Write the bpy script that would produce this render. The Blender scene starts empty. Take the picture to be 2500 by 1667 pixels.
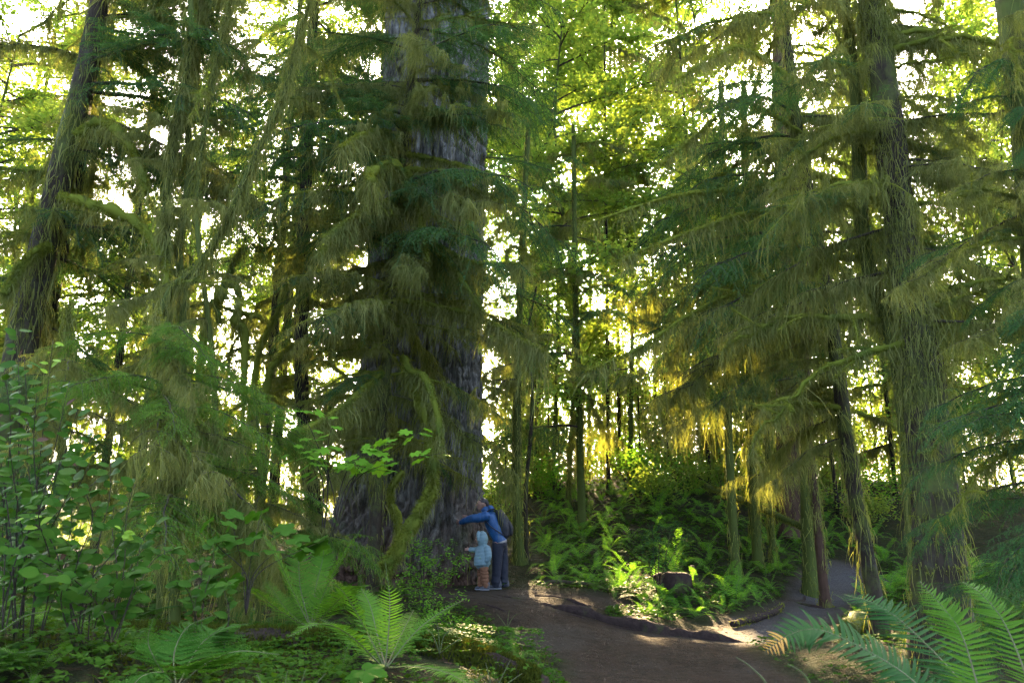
import bpy, math, random
import numpy as np
from mathutils import Vector, Matrix

# ------------------------------------------------------------------ camera, sky, sun, exposure
sc = bpy.context.scene
COL = sc.collection
FPX, PITCH, CAMZ = 1944.0, math.radians(13.5), 1.5      # focal length in photo pixels (2500 wide)
cam_d = bpy.data.cameras.new("camera")
cam_d.lens = 28.0; cam_d.sensor_width = 36.0
cam_d.clip_start = 0.05; cam_d.clip_end = 6000
cam_d.dof.use_dof = True; cam_d.dof.focus_distance = 14.0; cam_d.dof.aperture_fstop = 7.1
cam = bpy.data.objects.new("camera", cam_d); COL.objects.link(cam)
cam.location = (0, 0, CAMZ); cam.rotation_euler = (math.pi / 2 + PITCH, 0, 0)
sc.camera = cam

SUN_AZ, SUN_EL = math.radians(1.0), math.radians(22.0)  # azimuth from +Y, positive to +X
SUN_DIR = Vector((math.sin(SUN_AZ) * math.cos(SUN_EL), math.cos(SUN_AZ) * math.cos(SUN_EL), math.sin(SUN_EL)))
w = bpy.data.worlds.new("World"); sc.world = w; w.use_nodes = True
nt = w.node_tree; nt.nodes.clear()
sky = nt.nodes.new("ShaderNodeTexSky"); sky.sky_type = 'NISHITA'; sky.sun_disc = False
sky.sun_elevation = SUN_EL; sky.sun_rotation = SUN_AZ; sky.dust_density = 8.0; sky.air_density = 0.45; sky.ozone_density = 0.5
bg = nt.nodes.new("ShaderNodeBackground"); bg.inputs[1].default_value = 0.15
wo = nt.nodes.new("ShaderNodeOutputWorld")
nt.links.new(sky.outputs[0], bg.inputs[0]); nt.links.new(bg.outputs[0], wo.inputs[0])
sun_d = bpy.data.lights.new("sun", 'SUN'); sun_d.energy = 5.0; sun_d.angle = math.radians(0.6); sun_d.color = (1.0, 0.71, 0.37)
sun = bpy.data.objects.new("sun", sun_d); COL.objects.link(sun)
sun.rotation_euler = SUN_DIR.to_track_quat('Z', 'Y').to_euler(); sun.location = (0, 0, 60)
sc.view_settings.view_transform = 'Standard'; sc.view_settings.look = 'None'
sc.view_settings.exposure = 4.8; sc.view_settings.gamma = 1.0; sc.view_settings.use_curve_mapping = False
sc.render.engine = 'CYCLES'
sc.cycles.max_bounces = 5; sc.cycles.diffuse_bounces = 3; sc.cycles.glossy_bounces = 2
sc.cycles.transmission_bounces = 4; sc.cycles.transparent_max_bounces = 5
sc.cycles.caustics_reflective = False; sc.cycles.caustics_refractive = False
sc.cycles.sample_clamp_indirect = 0.5
sc.cycles.use_adaptive_sampling = True; sc.cycles.adaptive_threshold = 0.018
sc.cycles.use_denoising = True; sc.cycles.denoising_prefilter = 'NONE'; sc.cycles.denoising_input_passes = 'RGB_ALBEDO_NORMAL'
sc.cycles.debug_use_spatial_splits = True

random.seed(7)
RNG = np.random.default_rng(11)
cP, sP = math.cos(PITCH), math.sin(PITCH)

def PX(x, y, d):
    """world point seen at photo pixel x, y (2500 wide) that stands d metres ahead of the camera"""
    xr, yr = (x - 1250) / FPX, (833.5 - y) / FPX
    v = (xr, cP - yr * sP, sP + yr * cP)
    t = d / v[1]
    return np.array((v[0] * t, d, CAMZ + v[2] * t))

# ------------------------------------------------------------------ noise
def _h(ix, iy, iz, s):
    n = (ix * 374761393 + iy * 668265263 + iz * 2147483647 + s * 974634 ) & 0xffffffff
    n = ((n ^ (n >> 13)) * 1274126177) & 0xffffffff
    n = ((n ^ (n >> 16)) * 2246822519) & 0xffffffff
    return ((n ^ (n >> 15)) & 0xffff) / 65535.0

def vnoise(p, s=0):
    p = np.asarray(p, float); i = np.floor(p).astype(np.int64); f = p - i; f = f * f * (3 - 2 * f)
    x, y, z = i[..., 0], i[..., 1], i[..., 2]; r = 0
    for a in (0, 1):
        wx = f[..., 0] if a else 1 - f[..., 0]
        for b in (0, 1):
            wy = f[..., 1] if b else 1 - f[..., 1]
            for c in (0, 1):
                wz = f[..., 2] if c else 1 - f[..., 2]
                r = r + wx * wy * wz * _h(x + a, y + b, z + c, s)
    return r

def fbm(p, o=4, s=0):
    p = np.asarray(p, float); r = 0; a = .5
    for k in range(o):
        r = r + a * (vnoise(p, s + k) - .5); p = p * 2.03 + 17.1; a *= .5
    return r * 2

# ------------------------------------------------------------------ mesh building
def unit(v):
    v = np.asarray(v, float)
    return v / (np.linalg.norm(v, axis=-1, keepdims=True) + 1e-9)

class Geo:
    def __init__(s): s.V = []; s.F = {3: [], 4: []}; s.M = {3: [], 4: []}; s.n = 0
    def add(s, V, F, m=0):
        V = np.asarray(V, float).reshape(-1, 3); F = np.asarray(F, int)
        s.V.append(V); k = F.shape[1]; s.F[k].append(F + s.n); s.M[k].append(np.full(len(F), m)); s.n += len(V)
        return s
    def merge(s, g, m=None):
        for k in (3, 4):
            for f, mm in zip(g.F[k], g.M[k]):
                s.F[k].append(f + s.n); s.M[k].append(mm if m is None else np.full(len(f), m))
        s.V += g.V; s.n += g.n
        return s
    def tube(s, path, r, sides=8, m=0, nz=0., ns=4., cap=True, seed=0):
        path = np.asarray(path, float); N = len(path); r = np.broadcast_to(np.asarray(r, float), (N,))
        T = unit(np.gradient(path, axis=0)); up = np.array((0, 0, 1.)) if abs(T[0][2]) < .9 else np.array((1., 0, 0))
        A = np.zeros((N, 3)); a = unit(np.cross(T[0], up))
        for i in range(N):
            a = unit(a - T[i] * np.dot(a, T[i])); A[i] = a
        B = np.cross(T, A); th = np.linspace(0, 2 * np.pi, sides, endpoint=False)
        dirs = A[:, None] * np.cos(th)[None, :, None] + B[:, None] * np.sin(th)[None, :, None]
        rr = np.repeat(r[:, None], sides, 1)
        if nz: rr = rr * (1 + nz * fbm((path[:, None] + dirs * r[:, None, None] * 2) * ns, 3, seed) * 2)
        V = (path[:, None] + dirs * rr[..., None]).reshape(-1, 3)
        i = np.arange(N - 1)[:, None] * sides; j = np.arange(sides)[None]; j2 = (j + 1) % sides
        F = np.stack([i + j, i + j2, i + sides + j2, i + sides + j], -1).reshape(-1, 4)
        s.add(V, F, m)
        if cap:
            base = s.n - N * sides
            s.V.append(np.stack([path[0], path[-1]])); c0 = s.n; s.n += 2
            jj = np.arange(sides); k2 = (jj + 1) % sides
            f = np.concatenate([np.stack([base + k2, base + jj, np.full(sides, c0)], 1),
                                np.stack([base + (N - 1) * sides + jj, base + (N - 1) * sides + k2, np.full(sides, c0 + 1)], 1)])
            s.F[3].append(f); s.M[3].append(np.full(len(f), m))
        return s
    def blades(s, P, D, S, L, W, m=0):
        L = np.reshape(L, (-1, 1)); W = np.reshape(W, (-1, 1)); n = len(P)
        V = np.stack([P - S * W / 2, P + S * W / 2, P + D * L], 1); i = np.arange(n)[:, None] * 3
        return s.add(V, i + np.array([[0, 1, 2]]), m)
    def leaves(s, P, D, S, L, W, m=0, fold=.0, at=.45):
        L = np.reshape(L, (-1, 1)); W = np.reshape(W, (-1, 1)); n = len(P); U = np.cross(D, S)
        V = np.stack([P, P + D * L * at - S * W / 2 + U * W * fold, P + D * L, P + D * L * at + S * W / 2 + U * W * fold], 1)
        i = np.arange(n)[:, None] * 4
        return s.add(V, i + np.array([[0, 1, 2, 3]]), m)
    def strands(s, P, L, W, rng, m=0, sway=.12):
        n = len(P); a = rng.uniform(0, 6.283, n); S = np.stack([np.cos(a), np.sin(a), 0 * a], 1)
        L = np.reshape(L, (-1, 1)); W = np.reshape(W, (-1, 1)); dn = np.array((0, 0, -1.))
        w1 = rng.normal(0, sway, (n, 3)) * L * np.array((1, 1, .3)); w2 = w1 * .6 + rng.normal(0, sway, (n, 3)) * L * np.array((1, 1, .3))
        m1 = P + dn * L * .45 + w1; t = P + dn * L + w1 + w2 * .6
        V = np.stack([P - S * W / 2, P + S * W / 2, m1 - S * W * .42, m1 + S * W * .42, t], 1); i = np.arange(n)[:, None] * 5
        k = s.n; s.add(V, i + np.array([[0, 1, 3, 2]]), m)
        f = i + k + np.array([[2, 3, 4]]); s.F[3].append(f); s.M[3].append(np.full(n, m))
        return s
    def mesh(s, name, mats, smooth=True):
        me = bpy.data.meshes.new(name)
        if not isinstance(mats, (list, tuple)): mats = [mats]
        for x in mats: me.materials.append(x)
        V = np.concatenate(s.V); me.vertices.add(len(V)); me.vertices.foreach_set("co", V.astype(np.float32).ravel())
        T = np.concatenate(s.F[3]) if s.F[3] else np.zeros((0, 3), int); Q = np.concatenate(s.F[4]) if s.F[4] else np.zeros((0, 4), int)
        M = np.concatenate(s.M[3] + s.M[4]); nT, nQ = len(T), len(Q)
        lv = np.concatenate([T.ravel(), Q.ravel()]); me.loops.add(len(lv)); me.loops.foreach_set("vertex_index", lv.astype(np.int32))
        me.polygons.add(nT + nQ)
        ls = np.concatenate([np.arange(nT) * 3, nT * 3 + np.arange(nQ) * 4]); me.polygons.foreach_set("loop_start", ls.astype(np.int32))
        me.polygons.foreach_set("material_index", M.astype(np.int32))
        me.polygons.foreach_set("use_smooth", np.full(nT + nQ, smooth))
        me.update(calc_edges=True)
        return me

def link(name, data, parent=None, loc=(0, 0, 0), rot=(0, 0, 0), scale=1.0):
    o = bpy.data.objects.new(name, data); COL.objects.link(o)
    if parent is not None: o.parent = parent
    if name in ("foliage", "hanging_moss", "trunk_moss", "moss_cover"): o["kind"] = "stuff"
    o.location = loc; o.rotation_euler = rot
    o.scale = (scale,) * 3 if not isinstance(scale, (tuple, list)) else scale
    return o

def tag(o, label=None, cat=None, group=None, kind=None):
    if label: o["label"] = label
    if cat: o["category"] = cat
    if group: o["group"] = group
    if kind: o["kind"] = kind
    return o

def thing(name, loc, label, cat, group=None, rz=0):
    return tag(link(name, None, None, loc, (0, 0, rz)), label, cat, group)

# ------------------------------------------------------------------ materials
def new_mat(name):
    m = bpy.data.materials.new(name); m.use_nodes = True; t = m.node_tree; t.nodes.clear()
    return m, t, t.nodes.new("ShaderNodeOutputMaterial")

def N(t, kind, **kw):
    n = t.nodes.new(kind)
    for k, v in kw.items():
        if k.startswith("i_"): n.inputs[k[2:].replace("_", " ")].default_value = v
        else: setattr(n, k, v)
    return n

def mixc(t, a, b, f):
    n = t.nodes.new("ShaderNodeMix"); n.data_type = 'RGBA'
    for k, v in ((6, a), (7, b)):
        if isinstance(v, tuple): n.inputs[k].default_value = (*v, 1)
        else: t.links.new(v, n.inputs[k])
    if isinstance(f, (int, float)): n.inputs[0].default_value = f
    else: t.links.new(f, n.inputs[0])
    return n.outputs[2]

def math_n(t, op, a, b=0., clamp=False):
    n = t.nodes.new("ShaderNodeMath"); n.operation = op; n.use_clamp = clamp
    for k, v in ((0, a), (1, b)):
        if isinstance(v, (int, float)): n.inputs[k].default_value = v
        else: t.links.new(v, n.inputs[k])
    return n.outputs[0]

def noise_n(t, scale, detail=3, vec=None, rough=.55, lo=.3, hi=.7):
    n = t.nodes.new("ShaderNodeTexNoise"); n.inputs["Scale"].default_value = scale; n.inputs["Detail"].default_value = detail
    n.inputs["Roughness"].default_value = rough
    if vec is not None: t.links.new(vec, n.inputs["Vector"])
    r = t.nodes.new("ShaderNodeMapRange"); r.inputs[1].default_value = lo; r.inputs[2].default_value = hi
    t.links.new(n.outputs[0], r.inputs[0])
    return r.outputs[0]

def leaf_mat(name, c1, c2, trans=.45, rough=.55, spec=.25, c3=None, tcol=(1.25, 1.15, .6)):
    """thin leaf or moss strand: diffuse, a little gloss, light passing through; varies by piece and by object"""
    m, t, o = new_mat(name)
    g = N(t, "ShaderNodeNewGeometry"); oi = N(t, "ShaderNodeObjectInfo")
    tc = N(t, "ShaderNodeTexCoord")
    f = math_n(t, 'ADD', math_n(t, 'MULTIPLY', g.outputs["Random Per Island"], .6), math_n(t, 'MULTIPLY', oi.outputs["Random"], .4))
    c = mixc(t, c1, c2, f)
    if c3: c = mixc(t, c, c3, math_n(t, 'MULTIPLY', noise_n(t, 1.7, 2, tc.outputs["Object"], lo=.5, hi=.75), .75))
    p = N(t, "ShaderNodeBsdfPrincipled"); p.inputs["Roughness"].default_value = max(rough, .5); p.inputs["Specular IOR Level"].default_value = spec * .25
    t.links.new(c, p.inputs["Base Color"])
    tr = N(t, "ShaderNodeBsdfTranslucent"); mm = t.nodes.new("ShaderNodeMix"); mm.data_type = 'RGBA'; mm.blend_type = 'MULTIPLY'
    mm.inputs[0].default_value = 1; t.links.new(c, mm.inputs[6]); mm.inputs[7].default_value = (*tcol, 1); t.links.new(mm.outputs[2], tr.inputs[0])
    ms = N(t, "ShaderNodeMixShader"); ms.inputs[0].default_value = trans
    t.links.new(p.outputs[0], ms.inputs[1]); t.links.new(tr.outputs[0], ms.inputs[2]); t.links.new(ms.outputs[0], o.inputs[0])
    return m

def bark_mat(name, c1, c2, moss=(.085, .10, .02), amount=.5, scale=1.0, stretch=.25, bump=.5, lichen=None):
    m, t, o = new_mat(name); tc = N(t, "ShaderNodeTexCoord"); mp = N(t, "ShaderNodeMapping"); mp.inputs[3].default_value = (1, 1, stretch)
    t.links.new(tc.outputs["Object"], mp.inputs[0])
    a = noise_n(t, 14 * scale, 5, mp.outputs[0], .65); c = mixc(t, c1, c2, a)
    c = mixc(t, c, tuple(x * .55 for x in c1), math_n(t, 'MULTIPLY', noise_n(t, 40 * scale, 3, mp.outputs[0], lo=.5, hi=.8), .6))
    if lichen: c = mixc(t, c, lichen, math_n(t, 'MULTIPLY', noise_n(t, 5 * scale, 6, tc.outputs["Object"], .7, .53, .66), .7))
    if amount: c = mixc(t, c, moss, math_n(t, 'MULTIPLY', noise_n(t, 1.3, 6, tc.outputs["Object"], .7, .62 - amount * .3, .75 - amount * .3), .9))
    p = N(t, "ShaderNodeBsdfPrincipled"); p.inputs["Roughness"].default_value = .9; p.inputs["Specular IOR Level"].default_value = .08
    t.links.new(c, p.inputs["Base Color"])
    b = N(t, "ShaderNodeBump"); b.inputs["Strength"].default_value = bump; b.inputs["Distance"].default_value = .03
    nn = N(t, "ShaderNodeTexNoise"); nn.inputs["Scale"].default_value = 22 * scale; nn.inputs["Detail"].default_value = 5
    t.links.new(mp.outputs[0], nn.inputs["Vector"]); t.links.new(nn.outputs[0], b.inputs["Height"]); t.links.new(b.outputs[0], p.inputs["Normal"])
    t.links.new(p.outputs[0], o.inputs[0])
    return m

def plain_mat(name, c1, c2=None, rough=.6, spec=.3, scale=30, bump=.15, dist=.004, sheen=0.):
    m, t, o = new_mat(name); tc = N(t, "ShaderNodeTexCoord"); p = N(t, "ShaderNodeBsdfPrincipled")
    c2 = c2 or tuple(x * .8 for x in c1)
    t.links.new(mixc(t, c1, c2, noise_n(t, scale, 4, tc.outputs["Object"])), p.inputs["Base Color"])
    p.inputs["Roughness"].default_value = rough; p.inputs["Specular IOR Level"].default_value = spec
    if sheen: p.inputs["Sheen Weight"].default_value = sheen
    if bump:
        b = N(t, "ShaderNodeBump"); b.inputs["Strength"].default_value = bump; b.inputs["Distance"].default_value = dist
        nn = N(t, "ShaderNodeTexNoise"); nn.inputs["Scale"].default_value = scale * 1.7; nn.inputs["Detail"].default_value = 4
        t.links.new(tc.outputs["Object"], nn.inputs["Vector"]); t.links.new(nn.outputs[0], b.inputs["Height"]); t.links.new(b.outputs[0], p.inputs["Normal"])
    t.links.new(p.outputs[0], o.inputs[0])
    return m

M = dict(
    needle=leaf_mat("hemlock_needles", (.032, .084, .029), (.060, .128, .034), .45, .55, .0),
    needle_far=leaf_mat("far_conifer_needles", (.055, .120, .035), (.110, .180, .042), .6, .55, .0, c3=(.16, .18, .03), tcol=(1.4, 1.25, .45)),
    needle_young=leaf_mat("young_hemlock_needles", (.046, .118, .015), (.090, .170, .020), .45, .55, .0),
    needle_blue=leaf_mat("blue_green_needles", (.022, .072, .022), (.044, .104, .027), .35, .55, .0),
    moss=leaf_mat("mat_moss", (.070, .092, .012), (.185, .205, .028), .3, .85, .0, c3=(.05, .080, .018)),
    hang=leaf_mat("hanging_moss", (.080, .096, .020), (.235, .240, .080), .5, .85, .0, c3=(.090, .120, .030), tcol=(1.12, 1.12, .45)),
    maple=leaf_mat("vine_maple_leaf", (.075, .195, .014), (.125, .260, .018), .5, .5, .1),
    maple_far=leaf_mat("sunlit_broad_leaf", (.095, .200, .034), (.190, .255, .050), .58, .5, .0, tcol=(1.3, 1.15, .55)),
    salal=leaf_mat("salal_leaf", (.011, .044, .005), (.046, .100, .010), .32, .5, .08, c3=(.020, .072, .006)),
    salal_new=leaf_mat("new_salal_leaf", (.13, .24, .02), (.18, .29, .03), .45, .45, .2),
    thimble=leaf_mat("thimbleberry_leaf", (.020, .066, .006), (.036, .095, .008), .4, .55, .1),
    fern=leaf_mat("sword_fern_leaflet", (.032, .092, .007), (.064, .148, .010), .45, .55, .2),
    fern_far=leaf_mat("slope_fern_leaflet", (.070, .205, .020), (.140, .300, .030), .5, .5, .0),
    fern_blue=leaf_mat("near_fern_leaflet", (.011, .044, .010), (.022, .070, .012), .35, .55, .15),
    fern_dead=leaf_mat("dead_fern_leaflet", (.12, .055, .022), (.17, .085, .034), .3, .7, .0),
    wood_fern=leaf_mat("wood_fern_leaflet", (.019, .066, .007), (.034, .096, .010), .4, .6, .1),
    ground_moss=leaf_mat("ground_moss", (.022, .034, .005), (.070, .080, .012), .3, .85, .0),
    oxalis=leaf_mat("oxalis_leaf", (.018, .055, .005), (.046, .098, .008), .4, .55, .1),
    dead_leaf=leaf_mat("dry_leaf", (.060, .036, .022), (.11, .070, .048), .2, .75, .0),
    stalk=plain_mat("green_stalk", (.06, .08, .025), (.055, .05, .025), .6, .1, 20, .0),
    twig=bark_mat("twig_bark", (.022, .018, .013), (.045, .036, .026), amount=.45, scale=3),
    bark=bark_mat("hemlock_bark", (.017, .013, .008), (.038, .029, .018), moss=(.055, .07, .014), amount=.5, lichen=(.045, .048, .028)),
    bark_dark=bark_mat("dark_hemlock_bark", (.011, .009, .006), (.026, .020, .013), amount=.28),
    bark_red=bark_mat("reddish_bark", (.032, .019, .011), (.062, .036, .022), amount=.35),
    bark_moss=bark_mat("mossy_bark", (.020, .016, .010), (.040, .031, .019), moss=(.050, .066, .012), amount=1.1),
    log=bark_mat("rotten_wood", (.014, .009, .007), (.030, .020, .015), moss=(.045, .06, .012), amount=.25, scale=.8, stretch=1.0, bump=.8),
)
# ------------------------------------------------------------------ ground
CTRL = np.array([
 (0,0,0),(-3,0,.25),(3,0,.1),(0,-8,0),(1.6,4,0),(1.5,8,0),(2.9,8,.03),(.6,8,0),(.55,6,0),(1.2,6,0),(1,10.5,.03),(2.5,11.5,0),(4,12,0),(3,13.6,.04),(5,15.3,.05),(6.4,17,.1),(8,19.5,.3),
 (-.25,14.9,.52),(-1.2,14.6,.54),(.8,14.9,.5),(1.6,14.0,.26),(0,12.8,.40),(.9,12.6,.22),(-1,12.5,.45),(0,11.2,.16),(-.6,11,.25),
 (-2.2,16,.65),(-4,15,.6),(-.15,5.6,.60),(-.1,6.6,.58),(-.8,5,.62),(-2,6,.60),(-1.3,4.2,.72),(-2.2,3.7,.85),(-3.5,5,.95),(-3,8,.5),(-1.5,9.5,.35),(-.4,8.6,.3),(-5,8,.7),(-6,12,.7),(-8,16,.8),(-12,20,.8),(-8,4,.7),
 (4.4,5,.2),(3.3,3,.12),(4.5,8,.25),(5,10,.3),(6,12,.35),(8,14,.6),(8.5,16.5,.6),(12,10,.6),(12,16,1.0),
 (2.8,15.0,.28),(3.6,16.3,.55),(2.0,15.8,.5),(1.2,16.5,.6),(1.5,18,.85),(3.5,18.3,.9),(5,19.3,1.15),(2,21,1.6),(4,23,2.35),(7,21.5,1.4),(0,22,1.6),(10,24,2.0),(0,28,2.8),(6,30,3.5),(14,30,3.2),(-6,26,1.4),(-12,30,1.0),(-20,25,.8),
 (0,45,4),(20,45,4),(-20,45,1),(60,60,3),(-60,60,1),(0,90,3),(60,90,3),(-60,90,1),(0,-40,0),(60,-40,0),(-60,-40,0),(60,10,1),(-60,10,1)], float)

def seg_d(X, Y, pts):
    d = np.full(np.shape(X), 1e9)
    for (x0, y0), (x1, y1) in zip(pts[:-1], pts[1:]):
        dx, dy = x1 - x0, y1 - y0; t = np.clip(((X - x0) * dx + (Y - y0) * dy) / (dx * dx + dy * dy), 0, 1)
        d = np.minimum(d, np.hypot(X - x0 - t * dx, Y - y0 - t * dy))
    return d

def trail_mask(X, Y):
    """1 on the bare trodden earth, 0 under the plants"""
    X = np.asarray(X, float); Y = np.asarray(Y, float)
    q = np.stack([X * 1.3, Y * 1.3, X * 0], -1); wob = fbm(q, 3, 5) * .35
    d1 = seg_d(X, Y, [(1.7, 1), (1.65, 8), (2.0, 11.5)]) - 1.25
    d2 = seg_d(X, Y, [(2.0, 11.8), (3.8, 12.9), (5.2, 15), (6.6, 17.3), (8.2, 20)]) - .8
    d3 = seg_d(X, Y, [(1.4, 10.5), (.4, 13.2), (-.9, 14.0)]) - 1.05
    d4 = seg_d(X, Y, [(-.4, 14.4), (1.6, 14.4)]) - .45
    d = np.minimum(np.minimum(d1, d2), np.minimum(d3, d4)) + wob
    return np.clip(.5 - d / .3, 0, 1)

_k = len(CTRL); _r2 = ((CTRL[:, None, :2] - CTRL[None, :, :2]) ** 2).sum(-1)
def _phi(r2): return .5 * r2 * np.log(r2 + 1e-9)
_A = np.zeros((_k + 3, _k + 3)); _A[:_k, :_k] = _phi(_r2) + np.eye(_k) * .12; _A[:_k, _k] = 1; _A[:_k, _k + 1:] = CTRL[:, :2]; _A[_k, :_k] = 1; _A[_k + 1:, :_k] = CTRL[:, :2].T
_W = np.linalg.solve(_A, np.concatenate([CTRL[:, 2], np.zeros(3)]))

def H(X, Y):
    """height of the ground: a smooth sheet through the control points, with small humps off the trail"""
    X = np.asarray(X, float); Y = np.asarray(Y, float); Xc = np.clip(X, -60, 60); Yc = np.clip(Y, -40, 90)
    z = _W[_k] + _W[_k + 1] * Xc + _W[_k + 2] * Yc
    for (cx, cy, cz), wk in zip(CTRL, _W): z = z + wk * _phi((Xc - cx) ** 2 + (Yc - cy) ** 2)
    tm = trail_mask(X, Y); q = np.stack([X, Y, X * 0], -1)
    near = np.exp(-((np.hypot(X, Y - 10)) / 60) ** 2)
    z = np.clip(z, -1, 6) + near * ((1 - tm) * (fbm(q * .8, 4, 1) * .16 + fbm(q * 4, 3, 2) * .05) + tm * (fbm(q * 1.2, 3, 3) * .035 + fbm(q * 9, 3, 4) * .012))
    return z

def Hs(x, y): return float(H(np.array([x]), np.array([y]))[0])

def axis(lo, hi, step, far):
    a = list(np.arange(lo, hi + 1e-6, step)); s = step; l = lo; h = hi
    while h < far:
        s *= 1.25; h += s; l -= s; a.append(h); a.insert(0, l)
    return np.array(a)
gx = axis(-9, 11, .095, 2500); gy = axis(2.5, 25, .095, 2500)
GX, GY = np.meshgrid(gx, gy); nx, ny = len(gx), len(gy)
g = Geo(); i = (np.arange(ny - 1)[:, None] * nx + np.arange(nx - 1)[None]).ravel()
GZ = H(GX.ravel(), GY.ravel())
g.add(np.stack([GX.ravel(), GY.ravel(), GZ], 1), np.stack([i, i + 1, i + nx + 1, i + nx], 1))

m, t, o = new_mat("forest_floor"); tc = N(t, "ShaderNodeTexCoord"); at = N(t, "ShaderNodeAttribute", attribute_name="trail")
soil = mixc(t, (.0135, .0095, .0052), (.034, .0245, .0140), noise_n(t, 6, 8, tc.outputs["Object"], .7))
soil = mixc(t, soil, (.075, .056, .038), math_n(t, 'MULTIPLY', noise_n(t, 60, 3, tc.outputs["Object"], .6, .60, .72), .6))
soil = mixc(t, soil, (.036, .022, .012), math_n(t, 'MULTIPLY', noise_n(t, 1.1, 5, tc.outputs["Object"], .6, .5, .75), .45))
gravel = N(t, "ShaderNodeTexVoronoi"); gravel.inputs["Scale"].default_value = 45; t.links.new(tc.outputs["Object"], gravel.inputs["Vector"])
gcol = mixc(t, soil, (.034, .029, .020), math_n(t, 'MULTIPLY', noise_n(t, .7, 4, tc.outputs["Object"], .6, .48, .6), .7))
litter = mixc(t, (.012, .010, .005), (.020, .028, .007), noise_n(t, 2.2, 6, tc.outputs["Object"], .7))
litter = mixc(t, litter, (.065, .034, .017), math_n(t, 'MULTIPLY', noise_n(t, 9, 5, tc.outputs["Object"], .7, .52, .7), .5))
p = N(t, "ShaderNodeBsdfPrincipled"); p.inputs["Roughness"].default_value = .95; p.inputs["Specular IOR Level"].default_value = .05
ag = N(t, "ShaderNodeAttribute", attribute_name="gravel_path"); gcol = mixc(t, gcol, mixc(t, (.030, .028, .024), (.085, .082, .076), noise_n(t, 38, 4, tc.outputs["Object"], .7, .38, .64)), math_n(t, 'MULTIPLY', ag.outputs["Fac"], .85))
t.links.new(mixc(t, litter, gcol, at.outputs["Fac"]), p.inputs["Base Color"])
b1 = N(t, "ShaderNodeBump"); b1.inputs["Strength"].default_value = .7; b1.inputs["Distance"].default_value = .02; t.links.new(gravel.outputs["Distance"], b1.inputs["Height"])
b2 = N(t, "ShaderNodeBump"); b2.inputs["Strength"].default_value = .8; b2.inputs["Distance"].default_value = .05
nn = N(t, "ShaderNodeTexNoise"); nn.inputs["Scale"].default_value = 11; nn.inputs["Detail"].default_value = 7; t.links.new(tc.outputs["Object"], nn.inputs["Vector"])
t.links.new(nn.outputs[0], b2.inputs["Height"]); t.links.new(b1.outputs[0], b2.inputs["Normal"]); t.links.new(b2.outputs[0], p.inputs["Normal"]); t.links.new(p.outputs[0], o.inputs[0])
me = g.mesh("ground", m); a = me.attributes.new("trail", 'FLOAT', 'POINT'); a.data.foreach_set("value", trail_mask(GX.ravel(), GY.ravel()).astype(np.float32))
a = me.attributes.new("gravel_path", 'FLOAT', 'POINT'); q = np.stack([GX.ravel(), GY.ravel(), GX.ravel() * 0], -1)
a.data.foreach_set("value", np.clip(1.1 - (np.minimum(seg_d(GX.ravel(), GY.ravel(), [(3.6, 12.6), (5.2, 15), (6.6, 17.3), (8.2, 20)]), seg_d(GX.ravel(), GY.ravel(), [(1.5, 3), (1.3, 7.2)])) + fbm(q * 1.1, 4, 15) * .5) / .9, 0, 1).astype(np.float32))
ground = tag(link("ground", me), kind="structure")

# ------------------------------------------------------------------ branch templates (3 m long, along +X, moss hangs down -Z)
def curve_pts(pts, n):
    """smooth Catmull-Rom path through pts"""
    pts = np.asarray(pts, float); q = np.vstack([2 * pts[0] - pts[1], pts, 2 * pts[-1] - pts[-2]]); k = len(pts) - 1; out = []
    for u in np.linspace(0, k - 1e-6, n):
        i = int(u); f = u - i; p0, p1, p2, p3 = q[i:i + 4]
        out.append(.5 * (2 * p1 + (p2 - p0) * f + (2 * p0 - 5 * p1 + 4 * p2 - p3) * f * f + (3 * p1 - p0 - 3 * p2 + p3) * f ** 3))
    return np.array(out)

def along(path, u):
    u = np.clip(np.asarray(u), 0, .9999) * (len(path) - 1); i = u.astype(int); f = (u - i)[:, None]
    return path[i] * (1 - f) + path[np.minimum(i + 1, len(path) - 1)] * f

def clumps(g, path, rng, n, per, L, W, u0=.02, u1=1., spread=.05, m=0, r=0., sway=.1):
    """beards of moss hanging from a limb"""
    n = max(3, int(n * .9)); u = rng.uniform(u0, u1, n); c = along(path, u); Lc = (.12 + .88 * rng.uniform(0, 1, n) ** 2.2) * L * 1.15; spr = spread * rng.uniform(.35, 1.7, n); W = W * .74; per = per * 1.0; sway = sway * 1.7
    per_n = np.maximum(3, (rng.uniform(.6, 1.4, n) * per).astype(int)); k = np.repeat(np.arange(n), per_n); tot = len(k)
    dt = rng.normal(0, 1, (tot, 1)); T = unit(along(path, u + .01) - along(path, u - .01))[k]
    P = c[k] + T * dt * spr[k][:, None] * (1 + Lc[k][:, None]) + rng.normal(0, .012 + r * .4, (tot, 3)); P[:, 2] -= r * .5
    ll = Lc[k] * np.exp(-(dt[:, 0] ** 2) * .55) * rng.uniform(.35, 1.05, tot) + .03
    g.strands(P, ll, rng.uniform(.6, 1.4, tot) * W, rng, m, sway)

def fuzz(g, path, r, rng, n, L, W, u0=0, u1=1, m=0, down=.5):
    u = rng.uniform(u0, u1, n); P = along(path, u); rr = np.interp(u, np.linspace(0, 1, len(np.atleast_1d(r))), np.atleast_1d(r))
    D = unit(rng.normal(0, 1, (n, 3))); T = unit(along(path, u + .01) - along(path, u - .01)); D = unit(D - T * np.sum(D * T, 1, keepdims=True) * .8)
    P = P + D * rr[:, None] * .85; D2 = unit(D + np.array((0, 0, -down)) + rng.normal(0, .3, (n, 3))); S = unit(np.cross(D2, rng.normal(0, 1, (n, 3))))
    g.blades(P, D2, S, rng.uniform(.5, 1.3, n) * L, rng.uniform(.6, 1.3, n) * W, m)

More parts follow.
